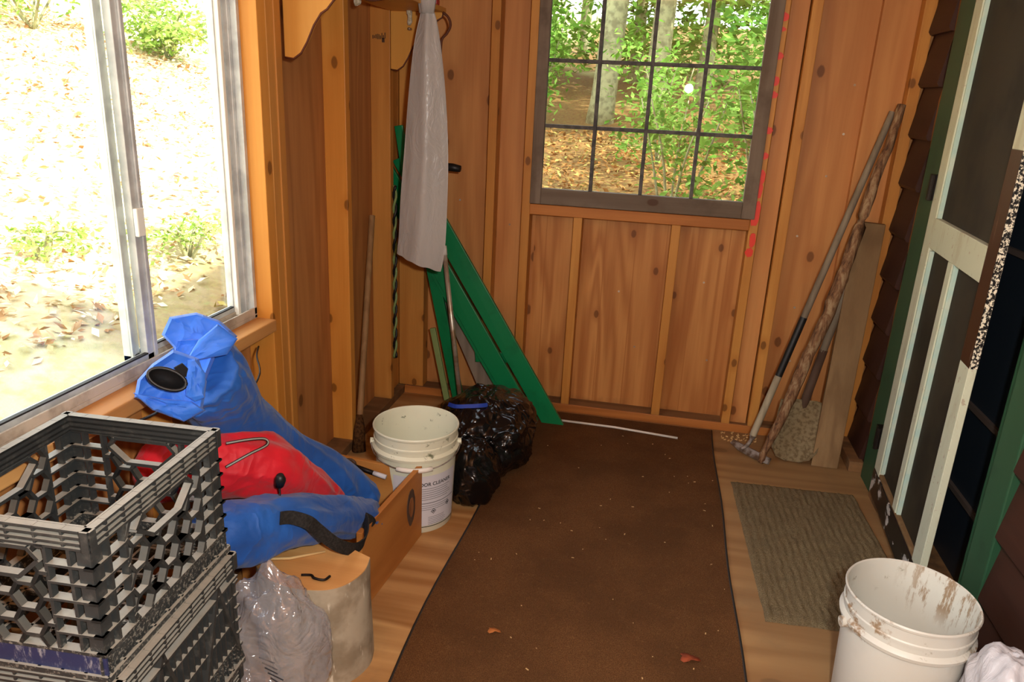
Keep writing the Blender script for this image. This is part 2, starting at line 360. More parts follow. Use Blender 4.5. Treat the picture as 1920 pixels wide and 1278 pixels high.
# ------------------------------------------------------------------ mesh helpers
class MB:
    def __init__(s): s.v = []; s.f = []
    def add(s, vs, fs):
        b = len(s.v); s.v += [tuple(v) for v in vs]; s.f += [tuple(i+b for i in f) for f in fs]; return s
    def box(s, x0, x1, y0, y1, z0, z1):
        vs = [(x, y, z) for z in (z0, z1) for y in (y0, y1) for x in (x0, x1)]
        return s.add(vs, [(0, 2, 3, 1), (4, 5, 7, 6), (0, 1, 5, 4), (2, 6, 7, 3), (0, 4, 6, 2), (1, 3, 7, 5)])
    def beam(s, p0, p1, w, t, side):
        """beam from p0 to p1; w across `side` direction, t across the other"""
        p0, p1, side = V(p0), V(p1), V(side); d = (p1-p0).normalized()
        side = (side-d*side.dot(d)).normalized(); n = d.cross(side)
        vs = []
        for p in (p0, p1):
            for a, b in ((-1, -1), (1, -1), (1, 1), (-1, 1)):
                vs.append(p+side*(a*w/2)+n*(b*t/2))
        return s.add(vs, [(3, 2, 1, 0), (4, 5, 6, 7), (0, 1, 5, 4), (1, 2, 6, 5), (2, 3, 7, 6), (3, 0, 4, 7)])
    def loft(s, rings, cap0=True, cap1=True, closed=True):
        n = len(rings[0]); b = len(s.v); k = len(rings)
        vs = [p for r in rings for p in r]; fs = []
        for i in range(k-1):
            for j in range(n if closed else n-1):
                j2 = (j+1) % n
                fs.append((i*n+j, i*n+j2, (i+1)*n+j2, (i+1)*n+j))
        if closed and cap0: fs.append(tuple(reversed(range(n))))
        if closed and cap1: fs.append(tuple((k-1)*n+j for j in range(n)))
        return s.add(vs, fs)
    def tube(s, pts, r, n=10, cap=True, wob=0.0, flat=1.0, up=(0, 0, 1)):
        pts = [V(p) for p in pts]; k = len(pts)
        rr = r if isinstance(r, (list, tuple)) else [r]*k
        rings = []; ref = V(up)
        for i, p in enumerate(pts):
            d = (pts[min(i+1, k-1)]-pts[max(i-1, 0)]).normalized()
            if abs(d.dot(ref)) > .98: ref = V((1, 0, 0)) if abs(d.x) < .9 else V((0, 1, 0))
            a = (ref-d*ref.dot(d)).normalized(); b = d.cross(a)
            ring = []
            for j in range(n):
                th = 2*PI*j/n; q = rr[i]
                if wob: q *= 1+wob*noise.noise(V((math.cos(th)*1.5, math.sin(th)*1.5, i*.5+p.x*3)))
                ring.append(p+a*(q*flat*math.cos(th))+b*(q*math.sin(th)))
            rings.append(ring)
        return s.loft(rings, cap, cap)
    def lathe(s, prof, o=(0, 0, 0), n=48):
        rings = [[(o[0]+r*math.cos(2*PI*j/n), o[1]+r*math.sin(2*PI*j/n), o[2]+z) for j in range(n)] for r, z in prof]
        return s.loft(rings)
    def prism(s, poly, vec):
        vec = V(vec); n = len(poly); a = [V(p) for p in poly]
        vs = a+[p+vec for p in a]
        fs = [tuple(reversed(range(n))), tuple(range(n, 2*n))]
        fs += [(i, (i+1) % n, n+(i+1) % n, n+i) for i in range(n)]
        return s.add(vs, fs)
    def build(s, name, mat, parent=None, smooth=None, bevel=0, subsurf=0, local=False, kind=None):
        me = bpy.data.meshes.new(name); me.from_pydata(s.v, [], s.f)
        bm = bmesh.new(); bm.from_mesh(me); bmesh.ops.recalc_face_normals(bm, faces=bm.faces); bm.to_mesh(me); bm.free()
        me.materials.append(mat)
        o = bpy.data.objects.new(name, me); COL.objects.link(o)
        if smooth is not None:
            if smooth is True: me.shade_smooth()
            else: me.set_sharp_from_angle(angle=math.radians(smooth)); [setattr(p, 'use_smooth', True) for p in me.polygons]
        if bevel:
            b = o.modifiers.new('bevel', 'BEVEL'); b.width = bevel; b.segments = 2; b.limit_method = 'ANGLE'; b.angle_limit = .7
        if subsurf:
            b = o.modifiers.new('subdiv', 'SUBSURF'); b.levels = b.render_levels = subsurf
        if parent is not None:
            o.parent = parent
            if not local: o.matrix_parent_inverse = WORLD.get(parent.name, Matrix()).inverted()
        WORLD[o.name] = Matrix()
        if kind: o['kind'] = kind
        return o
WORLD = {}
def root(name, loc, label=None, cat=None, group=None, kind=None, rz=0):
    o = bpy.data.objects.new(name, None); COL.objects.link(o); o.location = loc; o.rotation_euler = (0, 0, rz)
    o.empty_display_size = .05
    WORLD[o.name] = Matrix.Translation(loc) @ Matrix.Rotation(rz, 4, 'Z')
    tag(o, label, cat, group, kind); return o
def tag(o, label=None, cat=None, group=None, kind=None):
    for k, v in (('label', label), ('category', cat), ('group', group), ('kind', kind)):
        if v: o[k] = v
    return o
def B(x0, x1, y0, y1, z0, z1): return MB().box(x0, x1, y0, y1, z0, z1)
def smooth_path(pts, sub=6):
    pts = [V(p) for p in pts]; out = []
    for i in range(len(pts)-1):
        p0, p1, p2, p3 = pts[max(i-1, 0)], pts[i], pts[i+1], pts[min(i+2, len(pts)-1)]
        for k in range(sub):
            t = k/sub
            out.append(.5*((2*p1)+(p2-p0)*t+(2*p0-5*p1+4*p2-p3)*t*t+(3*p1-p0-3*p2+p3)*t**3))
    return out+[pts[-1]]
def interp(vals, k):
    out = []
    for i in range(k):
        t = i/(k-1)*(len(vals)-1); a = min(int(t), len(vals)-2); out.append(vals[a]*(1-(t-a))+vals[a+1]*(t-a))
    return out

# ------------------------------------------------------------------ camera
CR = ((0.9793928934772399, 0.19667643181452793, 0.04591232269211673),
      (0.10408675474008913, -0.29672314258654015, -0.9492741037978674),
      (-0.1730765948762462, 0.9344911758932094, -0.3110799487009258))
cam = bpy.data.cameras.new('camera'); cam.lens = 1415.086/1920*36; cam.sensor_width = 36; cam.clip_start = .02
co = bpy.data.objects.new('camera', cam); COL.objects.link(co)
r, d, f = (V(x) for x in CR)
mw = Matrix((( r.x, -d.x, -f.x, 0), (r.y, -d.y, -f.y, 0), (r.z, -d.z, -f.z, 1.5), (0, 0, 0, 1)))
co.matrix_world = mw
S.camera = co

# ------------------------------------------------------------------ the shell
XL, XI = -1.29, -1.2          # left sheathing face, inner faces of the left studs
YB, YI = 3.57, 3.48           # back sheathing face, inner faces of the back studs
XR = 1.0
YN = -1.6
ZC = 2.35
B(-1.42, 1.3, YN-.1, 3.68, -.06, 0).build('floor', M['ply_floor'], kind='structure')
B(-1.75, 1.5, YN-.3, 3.95, ZC, ZC+.08).build('ceiling', M['sheath'], kind='structure')

# left wall with window openings
W1 = (1.06, 2.175, .765, 1.93)
W3 = (-1.1, .7, .765, 1.93)  # opening for an unseen window, added to let in more daylight
m = MB()
m.box(-1.33, XL, YN, 3.62, 0, W1[2]-.04); m.box(-1.33, XL, YN, 3.62, W1[3], ZC)
m.box(-1.33, XL, YN, W3[0], W1[2]-.04, W1[3]); m.box(-1.33, XL, W3[1], W1[0], W1[2]-.04, W1[3]); m.box(-1.33, XL, W1[1], 3.62, W1[2]-.04, W1[3])
wl = m.build('wall_left', M['sheath_left'], kind='structure')
def lstud(y0, y1, mat, z0=.04, z1=ZC, x1=XI, name='stud'):
    return B(XL, x1, y0, y1, z0, z1).build(name, mat, wl, bevel=.0025)
lstud(2.175, 2.225, M['stud_bright']); lstud(2.227, 2.268, M['stud']); lstud(2.27, 2.31, M['stud'], x1=XI+.004)
lstud(2.80, 2.842, M['stud_bright']); lstud(3.285, 3.325, M['stud'])
lstud(3.40, 3.48, M['stud'], x1=-1.235)
for y in (1.02, .72, .2, -.4): lstud(y, y+.04, M['stud'], z1=ZC if y > .7 else .72)
lstud(1.62, 1.66, M['stud'], z1=.725)
B(XL, XI, YN, 3.48, 0, .04).build('bottom_plate', M['plate'], wl, bevel=.003)
B(XL, XI+.012, W1[0]-.04, W1[1], .725, .765).build('window_sill', M['stud_y'], wl, bevel=.004)
B(XL, XI, W3[0]-.04, W3[1]+.04, .725, .765).build('window_sill', M['stud_y'], wl, bevel=.004)
# lumber stamp on the stud
st = MB()
for k in range(9):
    x = -1.278+k*.0068; st.box(x, x+.0035, 3.2835, 3.285, 1.694+.006*random.random(), 1.708+.014*random.random())
st.box(-1.236, -1.224, 3.2835, 3.285, 1.682, 1.70)
st.build('lumber_stamp', M['stamp'], wl)

# sliding window in the left wall
def slider(name, W, far_detail=True):
    y0, y1, z0, z1 = W; xa, xb = -1.335, -1.255
    w = root(name, (XL, (y0+y1)/2, z0), kind='structure')
    fm = MB()
    fm.box(xa, xb, y0, y1, z1-.035, z1)
    fm.box(xa, xb, y0, y0+.03, z0, z1)
    fm.box(xa, xb, y1-.016, y1, z0, z1); fm.box(xa, xb-.02, y1-.03, y1-.016, z0, z1)
    fm.build('window_frame', M['alum'], w, bevel=.002)
    tr = MB(); tr.box(xa, xb, y0, y1, z0, z0+.012); tr.box(xb-.006, xb, y0, y1, z0+.012, z0+.036); tr.box(xa+.033, xa+.04, y0, y1, z0+.012, z0+.03)
    tr.build('bottom_track', M['alum_sill'], w, bevel=.0015)
    B(xb-.05, xb-.03, y1-.06, y1-.045, z0+.02, z1-.03).build('vinyl_strip', M['alum_light'], w, bevel=.002)
    ym = y0+(y1-y0)*.53
    # fixed outer sash (far) and sliding inner sash (near)
    for nm, xs, ya, yb in (('outer_sash', -1.322, ym-.03, y1-.03), ('inner_sash', -1.292, y0+.03, ym+.03)):
        sm = MB()
        sw = .034
        sm.box(xs, xs+.022, ya, ya+sw, z0+.014, z1-.035); sm.box(xs, xs+.022, yb-sw, yb, z0+.014, z1-.035)
        sm.box(xs, xs+.022, ya, yb, z0+.014, z0+.045); sm.box(xs, xs+.022, ya, yb, z1-.065, z1-.035)
        sm.box(xs+.022, xs+.028, yb-.012, yb, z0+.014, z1-.035); sm.box(xs+.022, xs+.028, ya, ya+.010, z0+.014, z1-.035)
        so = sm.build(nm, M['alum'], w, bevel=.0015)
        gk = MB()
        gk.box(xs+.012, xs+.0235, ya+sw, yb-sw, z0+.045, z0+.049)
        gk.build('gasket', M['gasket'], so)
        B(xs+.009, xs+.012, ya+sw-.004, yb-sw+.004, z0+.042, z1-.06).build('pane', M['glass'], so)
    B(-1.264, -1.252, ym-.012, ym+.016, 1.12, 1.19).build('latch', M['alum_light'], w, bevel=.003)
    return w
slider('window_1', W1); slider('added_window_3', W3)

# back wall
WO = (-.575, .397, 1.03, 2.22)
m = MB()
m.box(-1.33, WO[0], YB, YB+.03, 0, ZC); m.box(WO[1], 1.1, YB, YB+.03, 0, ZC)
m.box(WO[0], WO[1], YB, YB+.03, WO[3], ZC)
wb = m.build('wall_back', M['sheath'], kind='structure')
B(WO[0], WO[1], YB-.002, YB+.03, 0, WO[2]).build('tongue_and_groove_boards', M['board'], wb)
def bstud(x0, x1, z0=.04, z1=ZC, mat='stud', y=YI):
    return B(x0, x1, y, YB, z0, z1).build('stud', M[mat], wb, bevel=.0025)
bstud(-1.285, -1.235); bstud(-1.232, -1.105, mat='stud_x' if 0 else 'stud', y=YI+.012)
bstud(-.803, -.763); bstud(-.63, -.59, z1=ZC)
bstud(-.383, -.343, z1=.972); bstud(.063, .103, z1=.972)
s5 = bstud(.397, .436); bstud(.52, .562); bstud(.94, .985)
B(.44, .515, YI+.03, YB, .04, ZC).build('filler_board', M['sheath'], wb, bevel=.002)
B(.80, .94, YI+.055, YB, .04, ZC).build('corner_board', M['sheath'], wb, bevel=.002)
B(-1.2, .985, YI, YB, 0, .04).build('bottom_plate', M['stud_x'], wb, bevel=.003)
pd = MB(); pd.box(-1.19, .98, YI+.006, YB-.001, .0395, .0412)
pd.build('dirt_on_plate', M['plate'], wb)
B(-.59, .397, YI-.012, YB, .972, 1.02).build('window_sill', M['stud_x'], wb, bevel=.003)
for mi_, (x, z, w, h) in enumerate(((.418, 1.847, .03, .028), (.418, 1.80, .02, .012), (.418, 1.698, .032, .022), (.416, 1.60, .034, .03), (.417, 1.545, .034, .022), (.419, 1.401, .034, .022), (.417, 1.295, .034, .022),
                     (.416, 1.205, .034, .05), (.414, 1.15, .036, .05), (.421, 1.05, .022, .07), (.412, 1.085, .024, .03), (.412, 1.012, .02, .028), (.419, .93, .02, .05), (.412, .875, .026, .03))):
    pm = MB(); n = 14; w = min(w*1.3, .038); h *= 1.35
    pm.prism([(x+w/2*math.cos(2*PI*k/n)*(1+.25*noise.noise(V((k*.9, x*9, z*30)))), YI-.0012-.0003*mi_, z+h/2*math.sin(2*PI*k/n)*(1+.35*noise.noise(V((k*.9, 4, z*30))))) for k in range(n)], (0, .0012+.0003*mi_, 0))
    pm.build('red_paint_mark', M['red_paint'], s5)
# nail heads on the sheathing
nh = MB()
for x, z in ((-.15, .62), (.62, .95), (.70, 1.22), (.66, .62), (.68, .36), (-.95, 1.0), (-.7, .9), (.24, .7), (-.05, .35), (.3, .32), (.75, 1.6), (.74, 1.4)):
    nh.tube([(x, YB-.0035, z), (x, YB-.001, z)], .005, 8)
nh.build('nail_heads', M['steel'], wb, kind='stuff')

# 16-pane sash
w2 = root('window_2', (-.09, 3.5, 1.02), kind='structure')
def gw(x0, x1, z0, z1, nm, mat): return B(x0, x1, 3.468, 3.504, z0, z1).build(nm, M[mat], w2, bevel=.003)
gw(-.592, -.542, 1.022, 2.25, 'sash_stile', 'grey_wood_z'); gw(.356, .414, 1.022, 2.25, 'sash_stile', 'grey_wood_z')
gw(-.542, .356, 1.022, 1.094, 'sash_rail', 'grey_wood'); gw(-.542, .356, 2.2, 2.25, 'sash_rail', 'grey_wood')
for k in range(1, 4):
    x = -.542+.898*k/4
    B(x-.008, x+.008, 3.474, 3.5, 1.094, 2.2).build('muntin', M['muntin'], w2, bevel=.002)
for k in range(1, 4):
    z = 1.094+1.106*k/4
    B(-.542, .356, 3.476, 3.498, z-.008, z+.008).build('muntin', M['muntin'], w2, bevel=.002)
for i in range(4):
    for j in range(4):
        x = -.542+.898*i/4; z = 1.094+1.106*j/4
        B(x+.004, x+.2205, 3.488, 3.4905, z+.004, z+.2725).build('pane', M['glass'], w2)

# right wall: brown lapped log siding, door opening 2.157..2.985
def lap(y0, y1, z0=-.02, z1=ZC, pitch=.196, first=.03):
    mb = MB(); z = first-pitch
    while z < z1:
        a, b = max(z, z0), min(z+pitch, z1)
        if b > a:
            prof = [(XR+.03, a), (XR-.022, a), (XR-.03, a+.012), (XR-.028, a+.03), (XR-.004, b), (XR+.03, b)]
            mb.prism([(x, y0, zz) for x, zz in prof], (0, y1-y0, 0))
        z += pitch
    return mb
wr = lap(YN, 1.985).build('wall_right', M['siding'], kind='structure')
lap(3.24, 3.475, pitch=.196, first=.03).build('siding', M['siding'], wr)
B(XR+.03, XR+.12, YN, 2.15, -.02, ZC).build('backing', M['siding'], wr)
B(XR+.03, XR+.12, 2.99, 3.6, -.02, ZC).build('backing', M['siding'], wr)
B(XR+.02, XR+.14, 2.14, 2.995, 2.02, ZC).build('header', M['siding'], wr)
rg = MB()
zs = [k*.05 for k in range(48)]
poly = [(XR-.012, 3.165, zz) for zz in zs]+[(XR-.012, 3.225+.018*noise.noise(V((zz*7, 3, 1)))+(.012 if int(zz/.196) % 2 else 0), zz) for zz in reversed(zs)]
rg.prism(poly, (.03, 0, 0)); rg.build('raw_wood_strip', M['tan_strip'], wr)
B(XR-.03, XR+.14, 2.985, 3.17, 0, 2.15).build('trim_1', M['green_trim'], kind='structure', bevel=.004)
B(XR-.03, XR+.02, 1.985, 2.10, 0, 2.15).build('trim_2', M['green_trim'], kind='structure', bevel=.004)
B(XR-.012, XR+.14, 2.10, 2.157, 0, 2.15).build('trim_3', M['green_trim'], kind='structure', bevel=.004)
B(XR-.03, XR+.14, 1.985, 3.17, 2.04, 2.18).build('trim_4', M['green_trim'], kind='structure', bevel=.004)
B(.925, .985, 3.2, 3.478, 0, .05).build('baseboard_right', M['plate'], kind='structure', bevel=.004)
B(.962, 1.16, 2.13, 3.0, -.01, .03).build('trim_5', M['plate'], kind='structure', bevel=.004)
hs = MB(); hs.box(1.62, 6.2, -4, 7.4, -.5, 4.3); hs.box(1.13, 1.62, 3.6, 7.4, -.5, 4.3); hs.box(1.13, 1.62, -4, 3.6, ZC+.1, 4.3)  # unseen house bulk, extended and sized to shade the ground outside
hs.build('house_shade_mass', M['siding'], kind='structure')
# house door behind
d2 = root('door_2', (1.1, 2.57, .03), kind='structure')
B(1.09, 1.13, 2.15, 2.99, .03, 2.03).build('door_leaf', M['inner_door'], d2)
bd = MB()
for z in (.28, .575, 1.1, 1.5, 1.8): bd.box(1.078, 1.09, 2.17, 2.97, z, z+.018)
bd.build('door_beading', M['inner_trim'], d2)

# near wall behind the camera
B(-1.33, 1.1, YN-.06, YN, 0, ZC).build('wall_near', M['sheath'], kind='structure')

# screen door, slightly ajar, hinged on the far side
H0, F0 = V((.955, 2.972, 0)), V((.905, 2.228, 0))
du = (F0-H0).normalized(); DL = (F0-H0).length; dn = V((-du.y, du.x, 0)); dn = dn if dn.x < 0 else -dn
d1 = root('door_1', H0, kind='structure')
def dpart(name, u0, u1, z0, z1, mat, th=.022, off=0, parent=None, bevel=.002):
    mb = MB(); a = H0+du*u0+dn*off; b = H0+du*u1+dn*off
    mb.prism([(a.x, a.y, z0), (b.x, b.y, z0), (b.x, b.y, z1), (a.x, a.y, z1)], -dn*th)
    return mb.build(name, M[mat], parent or d1, bevel=bevel)
zb, zt = .04, 1.98
dpart('hinge_stile', 0, .085, zb+.1, zt, 'door_white')
dpart('stile_bevel', .085, .097, .16, 1.04, 'door_aqua', .02, -.004); dpart('stile_bevel', .085, .097, 1.155, zt-.1, 'door_aqua', .02, -.004)
dpart('latch_stile', DL-.085, DL, zb+.1, .82, 'door_white')
dpart('latch_stile', DL-.085, DL, .82, 1.42, 'door_brown', bevel=0)
dpart('latch_stile', DL-.085, DL, 1.42, zt, 'door_white')
dpart('flaked_edge', DL-.001, DL+.0015, .82, 1.42, 'door_speck', .020, -.001, bevel=0)
dpart('middle_rail', .085, DL-.085, 1.05, 1.155, 'door_white')
dpart('top_rail', .085, DL-.085, zt-.1, zt, 'door_white')
dpart('mullion', .338, .385, .15, 1.05, 'door_white'); dpart('mullion_bevel', .385, .397, .15, 1.05, 'door_aqua', .02, -.004)
dpart('bottom_rail', 0, DL, zb, zb+.1, 'door_peel', .03, .002)
dpart('bottom_ledge', .05, DL-.06, zb+.1, zb+.112, 'old_plank', .022, -.002)
dpart('insect_screen', .08, DL-.08, .14, 1.06, 'screen', .002, -.018, bevel=0)
dpart('insect_screen', .08, DL-.08, 1.15, zt-.09, 'screen', .002, -.018, bevel=0)
for z in (1.25, .265):
    hb = MB(); hb.tube([H0+V((-.012, .004, z-.045)), H0+V((-.012, .004, z+.045))], .009, 10)
    hb.box(.945, .974, 2.976, 3.02, z-.045, z+.045)
    hb.build('hinge', M['hinge'], d1, bevel=.001)

# ------------------------------------------------------------------ floor coverings
rn = MB(); nx, ny = 2, 40
rn.prism([(-.562+.012*math.sin(k*.5), .75+2.70*k/24, 0) for k in range(25)]+[(.352+.02*(1-k/24)**2+.004*math.sin(k*.8), .75+2.70*k/24, 0) for k in reversed(range(25))], (0, 0, .009))
ro = root('carpet_runner', (-.1, 2.1, 0), 'long dark brown carpet runner down the middle of the plywood floor', 'carpet')
rn.build('pile', M['carpet'], ro)
eb = MB()
eb.tube([(-.564+.012*math.sin(k*.5), .75+2.70*k/24, .005) for k in range(25)], .0055, 6)
eb.tube([(.354+.02*(1-k/24)**2+.004*math.sin(k*.8), .75+2.70*k/24, .005) for k in range(25)], .0055, 6)
eb.build('bound_edge', M['gasket'], ro, smooth=True)
# ribbed door mat
md = root('doormat', (.675, 2.52, 0), 'coarse grey ribbed doormat on bare plywood before the screen door', 'mat', rz=math.radians(2.5))
bm_ = MB(); nxx, nyy = 130, 60; wv, lv = .245, .45
vs = []; fs = []
for j in range(nyy+1):
    for i in range(nxx+1):
        x = -wv+2*wv*i/nxx; y = -lv+2*lv*j/nyy
        e = min(1, (wv-abs(x))/.008, (lv-abs(y))/.008)
        h = .006+.0022*(.5+.5*math.sin(x*2*PI/.026+.8*noise.noise(V((x*4, y*7, 0)))))+.0055*noise.noise(V((x*80, y*60, 3)))
        vs.append((x+.004*noise.noise(V((y*14, 1, 5))), y+.004*noise.noise(V((x*14, 7, 5))), .001+h*max(e, 0)))
for j in range(nyy):
    for i in range(nxx):
        a = j*(nxx+1)+i; fs.append((a, a+1, a+nxx+2, a+nxx+1))
bm_.add(vs, fs).build('ribbed_surface', M['doormat'], md, smooth=True, local=True)
# litter on the runner
lt = MB()
for k in range(60):
    x, y = random.uniform(-.5, .34), random.uniform(1.2, 3.3); a = random.uniform(0, PI); l = random.uniform(.001, .005); w = random.uniform(.0006, .0016)
    lt.beam((x-l*math.cos(a), y-l*math.sin(a), .0105), (x+l*math.cos(a), y+l*math.sin(a), .0105), w*2, .0015, (0, 0, 1) if 0 else (-math.sin(a), math.cos(a), 0))
tag(lt.build('carpet_crumbs', M['twig']), 'pale crumbs and chips scattered over the brown carpet runner', 'crumbs', kind='stuff')
def leaf_thing(name, x, y, r, mat, label, z=.0095):
    mb = MB(); n = 16; pts = []
    for k in range(n):
        th = 2*PI*k/n; q = r*(1+.35*math.cos(3*th)+.2*noise.noise(V((k, x*5, 1))))
        pts.append((x+q*math.cos(th), y+.6*q*math.sin(th), z+.001+.006*abs(math.sin(th*1.5))))
    c = (x, y, z+.006)
    mb.add([c]+pts+[(p[0], p[1], p[2]-.001) for p in pts], [(0, k+1, (k+1) % n+1) for k in range(n)]+[(k+1, (k+1) % n+1, n+(k+1) % n+1, n+k+1) for k in range(n)])
    return tag(mb.build(name, mat, smooth=True), label, 'leaf')
leaf_thing('dry_leaf', -.346, 1.795, .017, M['dry_leaf_o'], 'small orange dry leaf lying on the left of the carpet runner')
leaf_thing('dry_leaf', .212, 1.822, .026, M['dry_leaf_r'], 'dark red crumpled leaf on carpet runner nearest the right bucket')
tag(MB().tube([(-.36, 3.338, .014), (-.1, 3.335, .014), (.194, 3.30, .014)], .0055, 8).build('plastic_rod', M['pvc'], smooth=True), 'thin white plastic rod lying on the carpet below the back wall', 'rod')

# ------------------------------------------------------------------ milk crates
def crate(name, label, loc, rz, style=0):
    W, L, H, d = .335, .385, .28, .017
    r = root(name, loc, label, 'crate', 'black milk crates stacked by the window', rz=rz)
    def face(o, ud, wd, LEN, style, nm):
        o, ud, wd = V(o), V(ud), V(wd); up = V((0, 0, 1)); mb = MB()
        P = lambda u, v, w: o+ud*u+up*v+wd*w
        def fbox(u0, u1, v0, v1, w0, w1):
            vs = [P(u, v, w) for w in (w0, w1) for v in (v0, v1) for u in (u0, u1)]
            mb.add(vs, [(0, 2, 3, 1), (4, 5, 7, 6), (0, 1, 5, 4), (2, 6, 7, 3), (0, 4, 6, 2), (1, 3, 7, 5)])
        def bar(u0, v0, u1, v1, t=.0045, w0=-d, w1=0):
            if (u1-u0)**2+(v1-v0)**2 < 1e-6: return
            mb.beam(P(u0, v0, (w0+w1)/2), P(u1, v1, (w0+w1)/2), w1-w0, t, wd)
        fbox(0, LEN, H-.034, H, -d, -d+.004)                       # rim sheet
        for v in (H-.0025, H-.0135, H-.0245, H-.034): fbox(0, LEN, v-.0022, v+.0022, -d, 0)
        n = round(LEN/.045)
        for k in range(n+1): bar(LEN*k/n, H-.036, LEN*k/n, H, .004, -d+.003, -.001)
        if style != 2:
            fbox(0, LEN, .006, .052, -d+.004, -d+.008); fbox(0, LEN, .048, .054, -d, 0); fbox(0, LEN, .0, .006, -d+.002, -.003)
        fbox(.004, .03, .05, H-.03, -.009, -.005); fbox(LEN-.03, LEN-.004, .05, H-.03, -.009, -.005)
        v0, v1 = .054, H-.036
        e = .082
        if style == 2:
            # coarse grid between slanting braces
            for k in range(1, 20): bar(LEN*k/20, .01, LEN*k/20, v1-.02, .0035, -d, -d+.012)
            for v in (.06, .12, .18): bar(.02, v, LEN-.02, v, .003, -d+.004, -d+.0125)
            for a in (.0, .5):
                bar(LEN*a+.03, .01, LEN*(a+.3), v1, .008); bar(LEN*(a+.3), v1, LEN*(a+.5), .01, .008)
            bar(0, v1-.022, LEN, v1-.022, .005); bar(.01, 0, LEN-.01, 0, .006)
        else:
            for uu in (.041, e):
                bar(uu, v0, uu, v1, .006, -.014, -.001); bar(LEN-uu, v0, LEN-uu, v1, .006, -.014, -.001)
            nv = 5
            for k in range(1, nv+1):
                v = v0+(v1-v0)*k/(nv+1) if k <= nv else v1
                bar(0, v, e, v); bar(LEN-e, v, LEN, v)
            hp = [(.33*LEN, .238), (.67*LEN, .238), (.72*LEN, .218), (.61*LEN, .184), (.39*LEN, .184), (.28*LEN, .218)]
            def inside(u, v):
                c = False
                for i in range(6):
                    (a, b), (p, q) = hp[i], hp[i-1]
                    if (b > v) != (q > v) and u < (p-a)*(v-b)/(q-b)+a: c = not c
                return c
            for i in range(6): bar(*hp[i-1], *hp[i], .007, -.014, .001)
            s = .028; seen = set()
            for i in range(-1, 10):
                for j in range(-1, 9):
                    cu, cv = LEN/2+(i-4)*1.5*s, v0+.02+math.sqrt(3)*s*(j+.5*(i % 2))
                    for k in range(6):
                        p = (cu+s*math.cos(k*PI/3), cv+s*math.sin(k*PI/3)); q = (cu+s*math.cos((k+1)*PI/3), cv+s*math.sin((k+1)*PI/3))
                        key = (round((p[0]+q[0])*500), round((p[1]+q[1])*500))
                        if key in seen: continue
                        seen.add(key)
                        # clip to the panel
                        t0, t1 = 0.0, 1.0; ok = True
                        for c0, c1, lo, hi in ((p[0], q[0], e, LEN-e), (p[1], q[1], v0, v1)):
                            dd = c1-c0
                            if abs(dd) < 1e-9:
                                if c0 < lo or c0 > hi: ok = False
                                continue
                            ta, tb = (lo-c0)/dd, (hi-c0)/dd
                            if ta > tb: ta, tb = tb, ta
                            t0, t1 = max(t0, ta), min(t1, tb)
                        if not ok or t1-t0 < .03: continue
                        a = (p[0]+(q[0]-p[0])*t0, p[1]+(q[1]-p[1])*t0); b = (p[0]+(q[0]-p[0])*t1, p[1]+(q[1]-p[1])*t1)
                        run = []
                        for q_ in range(13):
                            f_ = q_/12; pt_ = (a[0]+(b[0]-a[0])*f_, a[1]+(b[1]-a[1])*f_)
                            if not inside(*pt_): run.append(f_)
                        if len(run) < 2: continue
                        f0, f1 = run[0], run[-1]
                        bar(a[0]+(b[0]-a[0])*f0, a[1]+(b[1]-a[1])*f0, a[0]+(b[0]-a[0])*f1, a[1]+(b[1]-a[1])*f1, .0068, -.0135, 0)
        return mb.build(nm, M['crate'], r, local=True)
    x, y = W/2, L/2
    face((x, -y, 0), (0, 1, 0), (1, 0, 0), L, 2 if style else 0, 'side_panel')
    face((-x, -y, 0), (1, 0, 0), (0, -1, 0), W, 0, 'side_panel')
    face((-x, y, 0), (0, -1, 0), (-1, 0, 0), L, 0, 'side_panel')
    face((x, y, 0), (-1, 0, 0), (0, 1, 0), W, 0, 'side_panel')
    bs = MB()
    for k in range(9): bs.box(-x+W*k/8-.003, -x+W*k/8+.003, -y, y, .002, .012)
    for k in range(10): bs.box(-x, x, -y+L*k/9-.003, -y+L*k/9+.003, .002, .012)
    bs.build('crate_base', M['crate'], r, local=True)
    B(-x+.002, x-.002, -y+.002, -y+.005, .007, .047).build('bottom_band', M['crate_band'], r, local=True)
    return r
# crate far right rim corner at (-.812,1.238), near right at (-.794,.853)
crz = math.radians(2.6)
cc = V((-.803, 1.045, 0))+V((-math.cos(crz), -math.sin(crz), 0))*.1675
crate('milk_crate', 'open dusty black milk crate, topmost of the stack beside the window', (cc.x, cc.y, .561), crz)
crate('milk_crate', 'black milk crate with slanted braces and fine grid, directly beneath the open crate', (cc.x+.018, cc.y-.004, .281), crz+.01, 1)
crate('milk_crate', 'bottom black milk crate on floor, mostly cut off by the picture edge', (cc.x+.012, cc.y-.004, .001), crz, 1)

# ------------------------------------------------------------------ wooden box and what lies in it
wbx = root('wooden_box', (-.93, 2.02, 0), 'shallow open plywood box on the floor holding the folded chairs', 'box')
def board(p0, p1, z0, z1, th, nm, mat, side=1):
    p0, p1 = V((p0[0], p0[1], 0)), V((p1[0], p1[1], 0)); d_ = (p1-p0).normalized(); n_ = V((-d_.y, d_.x, 0))*side
    mb = MB(); mb.prism([(p0.x, p0.y, z0), (p1.x, p1.y, z0), (p1.x, p1.y, z1), (p0.x, p0.y, z1)], n_*th)
    return mb.build(nm, M[mat], wbx, bevel=.002)
board((-.746, 1.79), (-.706, 2.236), 0, .272, .018, 'side_board', 'box', 1)
fb = board((-.726, 2.236), (-1.165, 2.28), 0, .258, .016, 'side_board', 'box_x', 1)
board((-.765, 1.80), (-1.17, 1.84), 0, .19, .016, 'side_board', 'box_x', -1)
board((-1.165, 1.84), (-1.165, 2.27), 0, .25, .016, 'side_board', 'box', -1)
